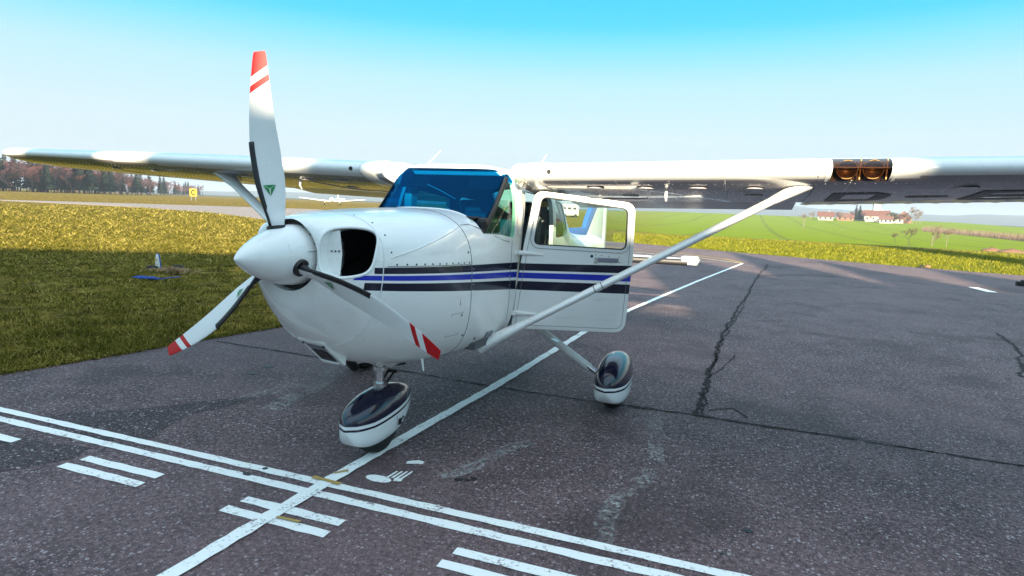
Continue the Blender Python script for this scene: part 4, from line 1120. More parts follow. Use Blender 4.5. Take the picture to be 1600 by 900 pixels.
for x in (-.12, .15):
    m = MB(); m.lathe((x, .835, 1.872), (0, -1, 0), [(0, .022), (.012, .020)], 14); m.build('vent_knob', MAT['steel'], hb)
m = MB(); m.lathe((-.36, .80, 1.835), (0, -1, 0), [(-.02, .055), (.0, .062), (.02, .05)], 20); m.build('cabin_vent', MAT['black'], hb, 40)
m = MB(); m.lathe((.16, .70, 1.60), (0, 0, 1), [(-.03, .03), (.02, .035), (.04, .025)], 16); m.build('compass', MAT['black'], plane, 40)
MAT['seat'] = simple('grey_seat_cloth', (.10, .11, .12), .9)
for x in (.25, -.25):
    m = MB(); m.box((x, 1.38, .93), (.42, .46, .14)); se = m.build('seat', MAT['seat'], plane, 40, bevel=.05, seg=3)
    m = MB(); m.box((x, 1.66, 1.26), (.42, .11, .62), Matrix.Rotation(-.18, 3, 'X')); m.build('backrest', MAT['seat'], se, 40, bevel=.045, seg=3)
    m = MB(); m.box((x, 1.74, 1.62), (.22, .08, .12)); m.build('headrest', MAT['seat'], se, 40, bevel=.03, seg=3)
    m = MB(); m.tube([(x - .15, .80, 1.36), (x - .15, .80, 1.25), (x - .08, .80, 1.21), (x + .08, .80, 1.21), (x + .15, .80, 1.25), (x + .15, .80, 1.36)], .016, 8); m.tube([(x, .66, 1.23), (x, .80, 1.22)], .014, 8); m.build('control_yoke', MAT['black'], plane, 40)
m = MB(); m.box((.40, 1.89, 1.50), (.10, .06, .62)); bp = m.build('belt_pillar', MAT['interior'], plane, bevel=.015)
m = MB(); m.box((.44, 1.852, 1.665), (.075, .006, .05)); m.build('placard', MAT['yellow'], bp)
m = MB(); m.box((0, 2.28, 1.10), (.9, .10, .62), Matrix.Rotation(-.2, 3, 'X')); m.build('rear_bench', MAT['seat'], plane, 40, bevel=.04, seg=3)
def on_y(x, y, Y): d = pix(x, y); return CAM + d * ((Y - CAM.y) / d.y)
m = MB(); m.tube([on_y(668, 288, .68), on_y(689, 298, .66), on_y(712, 311, .64)], .003, 6); m.build('reflected_line', MAT['headliner'], plane)  # thin pale tube stands in for a reflected line on the windshield
for x in (-.30, .30):
    m = MB(); m.box((x, .80, 1.80), (.26, .008, .10), Matrix.Rotation(-.5, 3, 'X')); m.build('sun_visor', MAT['black'], plane, bevel=.003)
for x, y in ((-.36, 1.36), (-.26, 1.45), (-.26, 1.34), (-.14, 1.45), (-.14, 1.34), (.02, 1.42)):
    m = MB(); m.lathe((-x, .712, y), (0, 1, 0), [(0, .042), (.008, .042), (.008, .036)], 18); m.build('gauge', MAT['steel'], plane, 40)
m = MB(); m.box((-.02, .43, 1.575), (.18, .10, .035)); m.build('tablet', MAT['grey_handle'], plane, bevel=.006)
# roof whip antennas, cabin air rams
for p, q_ in (((-.62, 1.55, 1.98), (-.585, 1.75, 2.13)), ((.38, 1.75, 1.95), (.405, 1.95, 2.12))):
    m = MB(); m.tube([p, q_], [.006, .003], 6); m.build('whip_antenna', MAT['paint'], plane)

# ================================================================== SURROUNDINGS
def ordinal(i):
    W = ['first', 'second', 'third', 'fourth', 'fifth', 'sixth', 'seventh', 'eighth', 'ninth', 'tenth', 'eleventh', 'twelfth', 'thirteenth', 'fourteenth', 'fifteenth', 'sixteenth', 'seventeenth', 'eighteenth', 'nineteenth', 'twentieth']
    return W[i]
def gz(p): return terrain_z(p.x, p.y) - .03
# ---- turf: blades standing on the ground beside the apron
def inside_apron(x, y):
    n = len(apron_poly); c = False; j = n - 1
    for i in range(n):
        xi, yi = apron_poly[i]; xj, yj = apron_poly[j]
        if (yi > y) != (yj > y) and x < (xj - xi) * (y - yi) / (yj - yi) + xi: c = not c
        j = i
    return c
def in_poly(P, x, y):
    c = np.zeros(len(x), bool); j = len(P) - 1
    for i in range(len(P)):
        xi, yi = P[i]; xj, yj = P[j]
        if yi != yj:
            c ^= ((yi > y) != (yj > y)) & (x < (xj - xi) * (y - yi) / (yj - yi) + xi)
        j = i
    return c
apron_np = left_edge + far_edge + [(60, -70), (-40, -70), (-9, -30)]
taxi_np = near + far
def blades(n, px0, px1, d0, d1, h0, h1, w0, lean=.9):
    """blades spread over the ground seen between two image columns"""
    a0 = pix(px0, 330); a1 = pix(px1, 330); t0 = math.atan2(a0.x, a0.y); t1 = math.atan2(a1.x, a1.y)
    th = rng.uniform(t0, t1, n); k = rng.uniform(0, 1, n); d = d0 * (d1 / d0) ** k
    x = CAM.x + d * np.sin(th); y = CAM.y + d * np.cos(th)
    ok = ~in_poly(apron_np, x, y) & ~in_poly(taxi_np, x, y)
    # tufts: thin out where a cheap noise is low
    nz = np.sin(x * 3.1 + np.sin(y * 2.3) * 2) * np.sin(y * 3.7 + np.sin(x * 1.9) * 2) + .6 * np.sin(x * 9.3 + y * 4.1) * np.sin(y * 8.1 - x * 3)
    ok &= nz > rng.uniform(-1.6, .9, n)
    x, y, d, nz = x[ok], y[ok], d[ok], nz[ok]; m = len(x)
    z = np.array([terrain_z(a, b) for a, b in zip(x, y)]) - .035 if d1 > 44 else np.full(m, -.035)
    sc = np.clip(d / 9, 1, 9)
    h = rng.uniform(h0, h1, m) * (1 + .5 * np.clip(nz, 0, 1)) * np.clip(d / 14, 1, 2.2); w = w0 * sc * rng.uniform(.6, 1.3, m)
    az = rng.uniform(0, 2 * np.pi, m); la = rng.uniform(0, 2 * np.pi, m); ln = rng.uniform(.2, lean, m) * h * np.clip(d / 10, 1, 2)
    dx, dy = np.cos(az) * w, np.sin(az) * w; lx, ly = np.cos(la) * ln, np.sin(la) * ln
    V = np.empty((m, 5, 3))
    V[:, 0] = np.stack([x - dx, y - dy, z], 1); V[:, 1] = np.stack([x + dx, y + dy, z], 1)
    V[:, 2] = np.stack([x + dx * .8 + lx * .4, y + dy * .8 + ly * .4, z + h * .6], 1); V[:, 3] = np.stack([x - dx * .8 + lx * .4, y - dy * .8 + ly * .4, z + h * .6], 1)
    V[:, 4] = np.stack([x + lx, y + ly, z + h], 1)
    return V
def blade_object(name, V, mat, label):
    V = np.concatenate(V); m = len(V); me = bpy.data.meshes.new(name)
    me.vertices.add(m * 5); me.vertices.foreach_set('co', V.reshape(-1))
    base = np.arange(m)[:, None] * 5
    loops = np.concatenate([base + np.array([[0, 1, 2, 3]]), base + np.array([[3, 2, 4]])], 1).reshape(-1)
    starts = (np.arange(m)[:, None] * 7 + np.array([[0, 4]])).reshape(-1)
    me.loops.add(m * 7); me.loops.foreach_set('vertex_index', loops)
    me.polygons.add(m * 2); me.polygons.foreach_set('loop_start', starts)
    me.update(calc_edges=True); me.validate()
    o = bpy.data.objects.new(name, me); me.materials.append(mat); COL.objects.link(o); tag(o, label, 'grass', kind='stuff'); return o
def grass_mat(name, c0, c1, c2, c3):
    """dark stem, light stem, patch tone, straw"""
    t = NT(name); g = t.new('ShaderNodeNewGeometry'); c = t.coord()
    n = t.noise(c, .9, 4, .6); r_ = g.outputs['Random Per Island']
    col = t.ramp(r_, [(0, c0), (.45, c2), (.75, c1), (.93, c3), (1.0, c3)])
    col = t.mix(t.math('MULTIPLY', t.ramp(n, [(.42, (0, 0, 0)), (.60, (1, 1, 1))]), .5), col, tuple(k * .8 for k in c2))
    df = t.new('ShaderNodeBsdfDiffuse'); tl = t.new('ShaderNodeBsdfTranslucent'); mx = t.new('ShaderNodeMixShader'); mx.inputs[0].default_value = .25
    t.l.new(col, df.inputs[0]); t.l.new(col, tl.inputs[0]); t.l.new(df.outputs[0], mx.inputs[1]); t.l.new(tl.outputs[0], mx.inputs[2]); t.l.new(mx.outputs[0], t.out.inputs[0]); return t.m
MAT['turf'] = grass_mat('dry_turf', (.026, .025, .006), (.33, .265, .055), (.125, .12, .014), (.58, .45, .13))
MAT['turf_fresh'] = grass_mat('fresh_turf', (.05, .065, .006), (.27, .25, .025), (.17, .17, .014), (.36, .33, .06))
def verge_blades(n, pts, sd):
    P = np.array(pts); seg = rng.integers(0, len(P) - 1, n); k = rng.uniform(0, 1, n)[:, None]; q = P[seg] * (1 - k) + P[seg + 1] * k
    x = q[:, 0] - np.abs(rng.normal(0, sd, n)) + .035; y = q[:, 1] + rng.normal(0, sd, n); z = np.full(n, -.02)
    h = rng.uniform(.012, .05, n); w = rng.uniform(.002, .005, n); az = rng.uniform(0, 6.28, n); la = rng.uniform(0, 6.28, n); ln = rng.uniform(.02, .09, n)
    dx, dy = np.cos(az) * w, np.sin(az) * w; lx, ly = np.cos(la) * ln, np.sin(la) * ln; V = np.empty((n, 5, 3))
    V[:, 0] = np.stack([x - dx, y - dy, z], 1); V[:, 1] = np.stack([x + dx, y + dy, z], 1); V[:, 2] = np.stack([x + dx + lx * .5, y + dy + ly * .5, z + h], 1); V[:, 3] = np.stack([x - dx + lx * .5, y - dy + ly * .5, z + h], 1); V[:, 4] = np.stack([x + lx, y + ly, z + h * .9], 1)
    return V
blade_object('grass', [blades(150000, -80, 640, 3.8, 26, .016, .05, .0050, 2.6), blades(60000, -80, 640, 3.8, 26, .03, .075, .0034, 1.2), blades(90000, -80, 640, 20, 75, .02, .06, .0040, 2.0), verge_blades(9000, left_edge[:9], .06)], MAT['turf'], 'dry yellowish turf left of the apron')
blade_object('grass', [blades(70000, 960, 1680, 19, 46, .02, .05, .003)], MAT['turf_fresh'], 'green verge along the far edge of the apron')

# ---- trees
def bare_tree(seed, h, spread=.42, levels=4, twig=5, lean=0.0, kids=4):
    rnd = random.Random(seed); m = MB(); tw = MB()
    def grow(p, d, L, r, lv):
        n = 3; pts = [p]; q = p.copy(); dd = d.copy()
        for i in range(n):
            dd = (dd + Vector((rnd.uniform(-1, 1), rnd.uniform(-1, 1), rnd.uniform(-.3, .9))) * .16).normalized(); q = q + dd * L / n; pts.append(q.copy())
        m.tube(pts, [r, r * .85, r * .7, r * .5], 5 if lv > 2 else 3, cap=False)
        if lv <= 0:
            for k in range(twig):
                a = pts[rnd.randint(1, 3)]; v = (dd + Vector((rnd.uniform(-1, 1), rnd.uniform(-1, 1), rnd.uniform(-.5, 1))) * .9).normalized() * L * rnd.uniform(.5, 1.1)
                s = v.cross(Vector((rnd.uniform(-1, 1), rnd.uniform(-1, 1), 1))).normalized() * h * .0028
                tw.add([a - s, a + s, a + v], [(0, 1, 2)])
            return
        for k in range(rnd.randint(kids - 1, kids)):
            a = pts[rnd.choice((1, 2, 3, 3))]; az_ = rnd.uniform(0, 2 * math.pi); e = Vector((math.cos(az_), math.sin(az_), rnd.uniform(.1, .9)))
            grow(a.copy(), (dd * .75 + e * spread * 2).normalized(), L * rnd.uniform(.55, .78), r * .5, lv - 1)
    grow(Vector((0, 0, -.1)), Vector((lean, 0, 1)).normalized(), h * .33, h * .015, levels)
    return m, tw
def conifer(seed, h, w):
    rnd = random.Random(seed); tr = MB(); tr.tube([(0, 0, -.1), (0, 0, h)], [h * .016, h * .003], 5); cr = MB()
    z = h * .14
    while z < h * .985:
        k = (z / h); R_ = w * (1 - k) ** .8 * rnd.uniform(.7, 1.1) + .1; nb = 9 if k < .7 else 6; a0 = rnd.uniform(0, 6)
        for i in range(nb):
            a = a0 + 2 * math.pi * i / nb + rnd.uniform(-.25, .25); L = R_ * rnd.uniform(.65, 1.15); dz = -L * rnd.uniform(.12, .45); u = Vector((math.cos(a), math.sin(a), 0)); s = Vector((-u.y, u.x, 0))
            for q_ in range(3):
                o_ = s * rnd.uniform(-.35, .35) * L; b = Vector((0, 0, z + rnd.uniform(-.2, .2))) + u * L * .15 * q_
                cr.add([b, b + u * L * .55 + s * L * .20 + o_ * .4 + Vector((0, 0, dz * .4)), b + u * L + o_ * .6 + Vector((0, 0, dz)), b + u * L * .5 - s * L * .20 + o_ * .4 + Vector((0, 0, dz * .6 - .12))], [(0, 1, 2, 3)])
        z += h * .034 * rnd.uniform(.7, 1.2)
    return tr, cr
def leafy(name, c0, c1):
    t = NT(name); g = t.new('ShaderNodeNewGeometry')
    oi = t.new('ShaderNodeObjectInfo')
    col = t.mix(g.outputs['Random Per Island'], c0, c1)
    t.set(base_color=t.mix(t.math('MULTIPLY', oi.outputs['Random'], .4), col, tuple((a + b) * .7 for a, b in zip(c0, c1))), roughness=.9, specular=.1); return t.m
MAT['bark'] = simple('bark', (.05, .036, .034), .95, vary=.3)
MAT['bark_pale'] = simple('pale_bark', (.17, .14, .115), .9, vary=.3)
MAT['twig'] = leafy('brown_twigs', (.055, .030, .036), (.135, .070, .072))
MAT['twig_red'] = leafy('reddish_twigs', (.095, .036, .030), (.20, .080, .060))
MAT['twig_pale'] = leafy('pale_twigs', (.10, .07, .05), (.19, .135, .10))
MAT['needle'] = leafy('spruce_needles', (.010, .020, .016), (.030, .042, .030))
MAT['evergreen'] = leafy('evergreen_leaves', (.025, .035, .012), (.06, .07, .025))
def tree_proto(name, mb_t, mb_c, mt, mc):
    r_ = bpy.data.objects.new(name, None)
    a = bpy.data.meshes.new('trunk'); a.from_pydata(mb_t.v, [], mb_t.f); a.materials.append(mt)
    b = bpy.data.meshes.new('crown'); b.from_pydata(mb_c.v, [], mb_c.f); b.materials.append(mc)
    return name, a, b
protos = {'bare': [], 'red': [], 'spruce': [], 'pale': []}
for i in range(3): protos['bare'].append(tree_proto('bare_tree', *bare_tree(i, 10, .42, 4, 9), MAT['bark'], MAT['twig']))
for i in range(2): protos['red'].append(tree_proto('bare_tree', *bare_tree(20 + i, 10, .45, 4, 9), MAT['bark'], MAT['twig_red']))
for i in range(2): protos['pale'].append(tree_proto('bare_tree', *bare_tree(40 + i, 10, .40, 4, 9), MAT['bark_pale'], MAT['twig_pale']))
for i in range(3): protos['spruce'].append(tree_proto('spruce_tree', *conifer(60 + i, 10, 2.1 - .25 * i), MAT['bark'], MAT['needle']))
def plant(kind, k, p, h, label, group=None, wide=1.0):
    name, a, b = protos[kind][k % len(protos[kind])]
    o = empty(name, (p.x, p.y, gz(p)), random.uniform(0, 6.28)); o.scale = (h / 10 * wide, h / 10 * wide, h / 10)
    tag(o, label, 'tree', group)
    for n_, me in (('trunk', a), ('crown', b)):
        c_ = bpy.data.objects.new(n_, me); link(c_, o)
    return o
def wood_dist(x): return float(np.interp(x, [-60, 150, 230, 300, 330], [225, 255, 330, 470, 560]))
spec = []
rd = random.Random(3)
for x in list(range(-30, 304, 9)):
    kind = rd.choices(['bare', 'red', 'spruce'], [.45, .3, .25])[0]
    if x < 6: kind = 'spruce' if x < -10 else 'bare'
    h = float(np.interp(x, [-40, 0, 60, 140, 220, 300], [10.5, 9.5, 12.5, 12.5, 12.0, 9.5])) * rd.uniform(.78, 1.0) * (1.12 if kind == 'spruce' else 1)
    spec.append((x + rd.uniform(-3, 3), kind, h))
cnt = {}
for x, kind, h in sorted(spec):
    i = cnt.get(kind, 0); cnt[kind] = i + 1
    nm = {'bare': 'leafless brown tree', 'red': 'leafless reddish tree', 'spruce': 'dark spruce tree'}[kind]
    plant(kind, i, at_depth(x, wood_dist(x) * rd.uniform(.97, 1.02)), h, '%s at the edge of the wood, %s of its kind from the left' % (nm, ordinal(i)), 'trees along the wood edge', 1.15)
# the mass of the wood behind them
wt, wc, wr = MB(), MB(), MB()
for i in range(170):
    x = rd.uniform(-70, 318); p = at_depth(x, wood_dist(x) * rd.uniform(1.04, 1.30)); h = float(np.interp(x, [-60, 60, 200, 310], [12, 13.5, 13, 10.5])) * rd.uniform(.75, 1.1)
    kind = rd.choices(['bare', 'red', 'spruce'], [.5, .2, .3])[0]; name, a, b = protos[kind][rd.randint(0, len(protos[kind]) - 1)]
    ca, sa = math.cos(i), math.sin(i); z0 = gz(p)
    for me, tgt in ((a, wt), (b, {'bare': wt, 'red': wr, 'spruce': wc}[kind])):
        k = h / 10; v = [((q.co.x * ca - q.co.y * sa) * k * 1.1 + p.x, (q.co.x * sa + q.co.y * ca) * k * 1.1 + p.y, q.co.z * k + z0) for q in me.vertices]
        tgt.add(v, [tuple(f.vertices) for f in me.polygons])
o = obj('wood', [], [], MAT['twig']); bpy.data.objects.remove(o)
allv = wt.v + wc.v + wr.v; n1_, n2_ = len(wt.v), len(wt.v) + len(wc.v)
wood = obj('wood', allv, wt.f + [tuple(i + n1_ for i in f) for f in wc.f] + [tuple(i + n2_ for i in f) for f in wr.f], [MAT['twig'], MAT['needle'], MAT['twig_red']])
wood.data.polygons.foreach_set('material_index', [0] * len(wt.f) + [1] * len(wc.f) + [2] * len(wr.f)); tag(wood, 'mixed bare and evergreen wood beyond the taxiway', 'wood', kind='stuff')

# ---- field trees on the right
plant('bare', 0, at_depth(1427, 130), 4.1, 'round bare bushy tree in the green field under the wing', wide=1.2)
plant('pale', 0, at_depth(1463, 132), 5.3, 'pale trunked bare tree in the green field, right of the bushy one')
plant('pale', 1, at_depth(1486, 136), 4.3, 'thin pale bare tree, rightmost of the field trees')
plant('bare', 1, at_depth(1405, 140), 2.9, 'small faint bare tree, leftmost of the field trees', wide=1.1)
plant('pale', 1, at_depth(1258, 295), 8.2, 'lone spreading bare tree on the field slope left of the village', wide=1.25)
for i, (x, d, h, kind) in enumerate(((1268, 420, 7.5, 'pale'), (1281, 430, 7, 'bare'), (1306, 428, 7.5, 'bare'), (1318, 425, 6.5, 'pale'), (1330, 432, 8.5, 'bare'), (1338, 440, 10.5, 'spruce'), (1344, 442, 9.8, 'spruce'), (1352, 428, 8, 'bare'), (1359, 424, 6, 'pale'))):
    plant(kind, i, at_depth(x, d), h, '%s tree among the village houses, %s from the left' % ({'pale': 'pale bare', 'bare': 'brown bare', 'spruce': 'dark evergreen'}[kind], ordinal(i)), 'trees in the village', 1.2)
for i, (x, h) in enumerate(((1419, 9), (1428, 12.5), (1434, 12), (1440, 11))):
    plant('pale' if i else 'bare', i, at_depth(x, 415), h, 'tall bare tree at the right end of the village, %s from the left' % ordinal(i), 'tall trees at the village end', .8)
# round evergreen
m = MB(); m.tube([(0, 0, 0), (0, 0, 3)], .2, 6); cr = MB(); r2 = random.Random(5)
for i in range(900):
    d = Vector((r2.gauss(0, 1), r2.gauss(0, 1), r2.gauss(0, 1))).normalized() * (r2.random() ** .4); c_ = Vector((d.x * 3.4, d.y * 3.4, 3.6 + d.z * 2.7))
    a = Vector((r2.uniform(-1, 1), r2.uniform(-1, 1), r2.uniform(-1, 1))).normalized() * .45; b = a.cross(Vector((r2.uniform(-1, 1), .3, 1))).normalized() * .35
    cr.add([c_ - a, c_ + b, c_ + a], [(0, 1, 2)])
p = at_depth(1395, 418); o = empty('evergreen_tree', (p.x, p.y, gz(p))); tag(o, 'round dark evergreen tree between the red roofs', 'tree'); m.build('trunk', MAT['bark'], o); cr.build('crown', MAT['evergreen'], o)

# ---- village
MAT['wall'] = simple('white_render', (.40, .37, .34), .9); MAT['wall_grey'] = simple('grey_render', (.24, .225, .21), .9)
MAT['tile'] = simple('red_roof_tiles', (.115, .044, .030), .8, vary=.25, nscale=2); MAT['tile_brown'] = simple('brown_roof_tiles', (.13, .06, .045), .8, vary=.25, nscale=2)
MAT['wood'] = simple('barn_wood', (.20, .10, .06), .9); MAT['win'] = simple('window_glass', (.03, .035, .045), .15)
def house(x, d, w, dep, hw, hr, wall, roof, label, turn=0.0, ridge='x', nwin=3):
    p = at_depth(x, d); face = math.atan2(CAM.y - p.y, CAM.x - p.x) + math.pi / 2
    o = empty('house', (p.x, p.y, gz(p) - .1), face + turn); tag(o, label, 'house', 'houses of the village')
    m = MB(); m.box((0, 0, hw / 2), (w, dep, hw))
    if ridge == 'x':
        for s in (-1, 1): m.prism([(-dep / 2, hw), (dep / 2, hw), (0, hw + hr)], (s * (w / 2 - .1), 0, 0), (0, 1, 0), (0, 0, 1), (s, 0, 0), .1)
        m.build('wall', wall, o); rf = MB(); e = .5
        for s in (-1, 1):
            a = Vector((0, s * (dep / 2 + e), hw - e * hr / (dep / 2))); b = Vector((0, 0, hw + hr)); nrm = Vector((0, s * hr, dep / 2)).normalized() * .18
            rf.add([a + Vector((-w / 2 - e, 0, 0)), a + Vector((w / 2 + e, 0, 0)), b + Vector((w / 2 + e, 0, 0)), b + Vector((-w / 2 - e, 0, 0)), a + Vector((-w / 2 - e, 0, 0)) + nrm, a + Vector((w / 2 + e, 0, 0)) + nrm, b + Vector((w / 2 + e, 0, 0)) + nrm, b + Vector((-w / 2 - e, 0, 0)) + nrm], [(0, 1, 2, 3), (7, 6, 5, 4), (0, 4, 5, 1), (1, 5, 6, 2), (2, 6, 7, 3), (3, 7, 4, 0)])
    else:
        for s in (-1, 1): m.prism([(-w / 2, hw), (w / 2, hw), (0, hw + hr)], (0, s * (dep / 2 - .1), 0), (1, 0, 0), (0, 0, 1), (0, s, 0), .1)
        m.build('wall', wall, o); rf = MB(); e = .5
        for s in (-1, 1):
            a = Vector((s * (w / 2 + e), 0, hw - e * hr / (w / 2))); b = Vector((0, 0, hw + hr)); nrm = Vector((s * hr, 0, w / 2)).normalized() * .18; L = Vector((0, dep / 2 + e, 0))
            rf.add([a - L, a + L, b + L, b - L, a - L + nrm, a + L + nrm, b + L + nrm, b - L + nrm], [(0, 1, 2, 3), (7, 6, 5, 4), (0, 4, 5, 1), (1, 5, 6, 2), (2, 6, 7, 3), (3, 7, 4, 0)])
    ro = rf.build('roof', roof, o)
    c_ = MB(); c_.box((w * .2, 0, hw + hr + .2), (.6, .6, 1.4)); c_.build('chimney', MAT['wall_grey'], ro)
    for i in range(nwin):
        wx = -w / 2 + w * (i + .5) / nwin; q_ = MB(); q_.box((wx, -dep / 2 - .02, hw * .55), (1.0, .06, 1.2)); q_.build('window', MAT['win'], o)
    return o
house(1291, 425, 8.5, 8, 2.6, 2.6, MAT['wall_grey'], MAT['tile'], 'grey house with red roof, leftmost of the village')
house(1322, 432, 9, 8, 2.4, 2.2, MAT['wood'], MAT['tile_brown'], 'brown wooden barn half hidden behind bare village trees')
house(1371, 436, 13, 9, 3.6, 3.2, MAT['wall'], MAT['tile'], 'wide white house with red roof in the village middle', nwin=4)
house(1386, 416, 6.5, 6, 2.4, 2.0, MAT['wall'], MAT['tile_brown'], 'small white house with brown roof in front of the others')
house(1402, 425, 7, 8, 2.6, 2.4, MAT['wall'], MAT['tile'], 'low white house with red roof right of the evergreen', nwin=2)
house(1413, 430, 8, 9, 3.4, 3.4, MAT['wood'], MAT['tile'], 'brick red barn beside the tall bare trees', ridge='y', nwin=2)
house(1350, 450, 9, 8, 3.4, 3.0, MAT['wall_grey'], MAT['tile'], 'house with red roof behind the dark evergreens')
p = at_depth(1369, 446); o = empty('silo_tower', (p.x, p.y, gz(p))); tag(o, 'white tower rising above the red village roofs', 'tower')
m = MB(); m.box((0, 0, 5.2), (3.6, 3.6, 10.4)); m.build('shaft', MAT['wall'], o); m = MB(); m.box((0, 0, 10.55), (4, 4, .3)); m.build('cap', MAT['wall_grey'], o)
# brown hedgerow beyond the field, earth heaps
hv_ = MB(); r3 = random.Random(9)
for i in range(5200):
    x = r3.uniform(1445, 1680); d = float(np.interp(x, [1445, 1680], [330, 210])) * r3.uniform(.96, 1.06); p = at_depth(x, d); hh = r3.uniform(.6, 2.6)
    b = Vector((p.x, p.y, gz(p))); v = Vector((r3.uniform(-.6, .6), r3.uniform(-.6, .6), hh)); s = Vector((r3.uniform(-1, 1), r3.uniform(-1, 1), 0)) * .08; hv_.add([b - s, b + s, b + v], [(0, 1, 2)])
o = hv_.build('hedge', MAT['twig_pale'], None); tag(o, 'pale brown scrub along the far field edge', 'hedge', kind='stuff')
MAT['earth'] = simple('bare_earth', (.14, .07, .04), .95, vary=.3)
for i, (x, w_) in enumerate(((1558, 3.2), (1590, 4.2))):
    p = at_depth(x, 118); v = []; n = 14
    for a in range(5):
        for j in range(n):
            k = a / 4; t_ = 2 * math.pi * j / n; v.append((w_ * .5 * (1 - k ** 2) * math.cos(t_) * rd.uniform(.8, 1.1), 1.2 * (1 - k ** 2) * math.sin(t_), .75 * k * rd.uniform(.8, 1.1) - .05))
    o = obj('earth_heap', v, grid_faces(5, n, True) + [tuple(4 * n + j for j in range(n))], MAT['earth'], None, True); o.location = (p.x, p.y, gz(p)); o.rotation_euler.z = .5
    tag(o, 'reddish earth heap in the field, %s of the two' % ('left' if i == 0 else 'right'), 'heap', 'earth heaps in the field')

# ---- taxiway sign
p = at_depth(303, 140); o = empty('taxiway_sign', (p.x, p.y, gz(p)), math.atan2(CAM.y - p.y, CAM.x - p.x) + math.pi / 2); tag(o, 'yellow taxiway sign with a black letter C', 'sign')
MAT['sign'] = simple('yellow_sign', (.62, .36, .008), .5)
m = MB(); m.box((0, 0, 1.60), (1.3, .16, 1.5)); m.build('panel', MAT['sign'], o, bevel=.02)
for s in (-.4, .4):
    m = MB(); m.box((s, 0, .42), (.12, .12, .86)); m.build('post', MAT['steel'], o)
pts = [(.50 * math.cos(a), .66 * math.sin(a)) for a in np.linspace(R(42), R(318), 18)] + [(.22 * math.cos(a), .36 * math.sin(a)) for a in np.linspace(R(318), R(42), 18)]
m = MB()
for i in range(17): m.add([(pts[k][0] * .88, -.085, 1.60 + pts[k][1] * .88) for k in (i, i + 1, 34 - i, 35 - i)], [(0, 1, 2, 3)])
m.build('letter_c', MAT['letter'], o)

# ---- motor glider parked beyond the taxiway
p = at_depth(520, 143); o = empty('motor_glider', (p.x, p.y, gz(p)), math.atan2(CAM.y - p.y, CAM.x - p.x) + math.pi / 2 - .25); tag(o, 'white low wing aircraft parked beyond the taxiway behind the nose', 'aircraft')
m = MB(); prof = [(0, .05), (.3, .36), (1.2, .52), (2.4, .55), (4.5, .34), (7.2, .12)]; m.lathe((0, -2, 1.15), (0, 1, .02), prof, 20); m.build('fuselage', MAT['paint'], o, 40)
for s in (-1, 1):
    v = []
    for b, ch, z in ((0, 1.5, .85), (3, 1.4, 1.05), (7.3, .9, 1.45)):
        for k in range(12):
            a = 2 * math.pi * k / 12; v.append((s * b, -.2 + ch * .5 * math.cos(a), z + .10 * ch * math.sin(a)))
    q_ = obj('wing', v, grid_faces(3, 12, True) + [tuple(24 + j for j in range(12))], MAT['paint'], o, True)
    m = MB(); m.lathe((s * 1.7, -.5, .26), (1, 0, 0), [(-.09, .2), (-.06, .27), (.06, .27), (.09, .2)], 16); m.build('wheel', MAT['rubber'], o, 40)
    m = MB(); m.tube([(s * 1.7, -.5, .26), (s * 1.6, -.4, .95)], .06, 8); m.build('wheel_leg', MAT['paint'], o)
m = MB(); m.lathe((0, -.5, 1.45), (0, 1, 0), [(0, .1), (.5, .38), (1.2, .40), (2.0, .1)], 16); m.build('canopy', MAT['win'], o, 40)
m = MB(); m.prism([(4.2, 1.2), (5.0, 2.6), (5.6, 2.6), (5.6, 1.2)], (-.05, 0, 0), (0, 1, 0), (0, 0, 1), (1, 0, 0), .1); m.build('fin', MAT['paint'], o)
m = MB(); m.box((0, 5.0, 1.5), (3.2, .8, .08)); m.build('tailplane', MAT['paint'], o)

# ---- white camper van far off, seen through the open door's window
p = at_depth(889, 112); o = empty('camper_van', (p.x, p.y, gz(p)), math.atan2(CAM.y - p.y, CAM.x - p.x) + math.pi / 2 + .3); tag(o, 'white camper van far behind, seen through the open door window', 'van')
m = MB(); m.prism([(-1.7, .3), (-1.8, .9), (-1.5, 1.1), (-1.1, 1.75), (-1.5, 2.05), (-1.3, 2.35), (1.6, 2.35), (1.6, .3)], (0, -.9, 0), (1, 0, 0), (0, 0, 1), (0, 1, 0), 1.8); m.build('body', MAT['wall'], o, bevel=.06)
for x, w_ in ((-1.05, .35), (-.2, .6), (.8, .6)):
    m = MB(); m.box((x, -.92, 1.55), (w_, .05, .4)); m.build('window', MAT['win'], o)
for x in (-1.05, 1.0):
    for s in (-.85, .85):
        m = MB(); m.lathe((x, s, .3), (0, 1, 0), [(-.1, .22), (-.08, .3), (.08, .3), (.1, .22)], 14); m.build('wheel', MAT['rubber'], o, 40)

# ---- tie down spot in the turf: white and blue marker, rope, straw, dark hollow
p0 = gnd(247, 418)
o = empty('turf_marker', (p0.x, p0.y, 0), .3); tag(o, 'small white upright marker with a blue edge standing in the turf', 'marker')
v = []
for z, w_, d_ in ((0, .068, .03), (.12, .058, .03), (.22, .045, .028), (.28, .034, .022), (.295, .02, .015)):
    for j in range(14):
        a = 2 * math.pi * j / 14; v.append((w_ * math.cos(a), d_ * math.sin(a), z))
obj('body', v, grid_faces(5, 14, True) + [tuple(56 + j for j in range(14))], MAT['paint'], o, True)
MAT['rope'] = simple('blue_rope', (.01, .06, .34), .6)
m = MB(); m.tube([(.074, -.01, -.02), (.064, -.012, .12), (.050, -.01, .22), (.030, -.008, .295), (0, 0, .31), (-.02, 0, .30)], .011, 8); m.build('edge_band', MAT['rope'], o, 50)
for z in (.07, .17):
    m = MB(); m.box((-.005, -.031, z), (.035, .004, .035)); m.build('patch', MAT['yellow'], o)
rp = []; r4 = random.Random(4); q0 = gnd(224, 436)
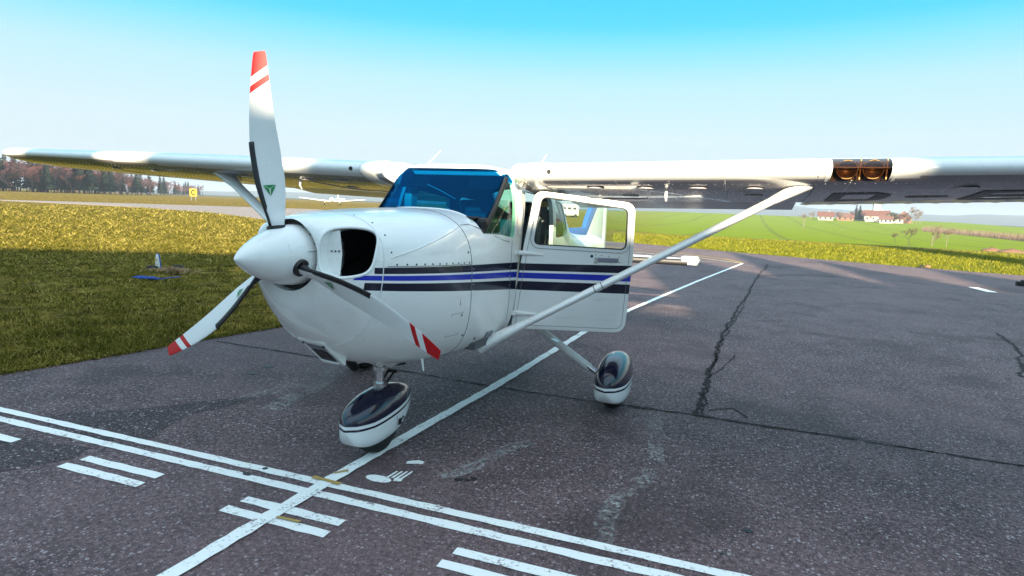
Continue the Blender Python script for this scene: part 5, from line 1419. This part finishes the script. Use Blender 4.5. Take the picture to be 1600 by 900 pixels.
for i in range(60):
    a = i * .42; rr = .14 + .05 * math.sin(i * .9); rp.append((q0.x + rr * 1.5 * math.cos(a) + i * .0035, q0.y + rr * .6 * math.sin(a), .025 + .02 * (i / 60) + .008 * math.sin(i * 2.1)))
e_ = gnd(280, 434); rp += [Vector(rp[-1]).lerp(Vector((e_.x, e_.y, .02)), k) + Vector((0, .03 * math.sin(8 * k), 0)) for k in np.linspace(.1, 1, 12)]
m = MB(); m.tube(rp, .011, 6); o = m.build('rope', MAT['rope'], None, 60); tag(o, 'coiled blue rope lying on the turf below the marker', 'rope')
MAT['straw'] = leafy('straw', (.22, .13, .07), (.42, .28, .15)); m = MB(); q0 = gnd(270, 425)
for i in range(900):
    a = r4.uniform(0, 6.28); rr = abs(r4.gauss(0, .28)); b = Vector((q0.x + rr * 1.3 * math.cos(a), q0.y + rr * .8 * math.sin(a), max(0, .09 - rr * .12) * r4.random())); d = Vector((r4.uniform(-1, 1), r4.uniform(-1, 1), r4.uniform(0, .45))) * .13; s = Vector((-d.y, d.x, 0)).normalized() * .006
    m.add([b - s, b + s, b + d], [(0, 1, 2)])
o = m.build('straw_heap', MAT['straw']); tag(o, 'flat heap of brown straw beside the marker', 'straw', kind='stuff')
for i, (x, y) in enumerate(((238, 419), (278, 418))):
    q0 = gnd(x, y); v = []
    for a, zz_ in ((1.0, .012), (.7, .045), (.25, .06)):
        for j in range(12):
            t_ = 2 * math.pi * j / 12; v.append((q0.x + .17 * a * math.cos(t_) * r4.uniform(.8, 1.2), q0.y + .11 * a * math.sin(t_), zz_))
    o = obj('soil_clod', v, grid_faces(3, 12, True) + [tuple(24 + j for j in range(12))], MAT['crack'], None, True); tag(o, 'dark patch of dug soil %s the turf marker' % ('left of' if i == 0 else 'right of'), 'soil', 'dug soil by the marker')
# edge lamp and wheel chocks by the far edge
for i, (x, y, s) in enumerate(((1441, 418, 1), (1450, 418, 1.2))):
    p = gnd(x, y); m = MB(); m.prism([(-.10 * s, 0), (.10 * s, 0), (.04 * s, .10), (-.02 * s, .10)], (p.x, p.y, -.01), (1, 0, 0), (0, 0, 1), (0, 1, 0), .14); o = m.build('wheel_chock', MAT['rubber'] if i == 0 else MAT['wood'], None, bevel=.008)
    tag(o, ('black' if i == 0 else 'brown') + ' wheel chock lying at the far apron edge', 'chock')
p = gnd(1598, 447); m = MB(); m.box((p.x + .1, p.y, .06), (.5, .16, .12)); m.box((p.x + .1, p.y, .14), (.30, .10, .05)); o = m.build('drain_block', MAT['rubber'], None, bevel=.012); tag(o, 'black rubber block on the apron at the right picture edge', 'block')

# ---- haze
t = NT('air'); t.n.remove(t.b); pv = t.new('ShaderNodeVolumePrincipled'); pv.inputs['Color'].default_value = (.72, .84, 1.0, 1); pv.inputs['Density'].default_value = .00034; pv.inputs['Anisotropy'].default_value = .2
t.l.new(pv.outputs[0], t.out.inputs['Volume'])
m = MB(); m.box((0, 0, 28), (11000, 11000, 68 + 0)); hz = m.build('haze', t.m); tag(hz, 'thin bluish haze over the far fields and hills', 'haze', kind='stuff')
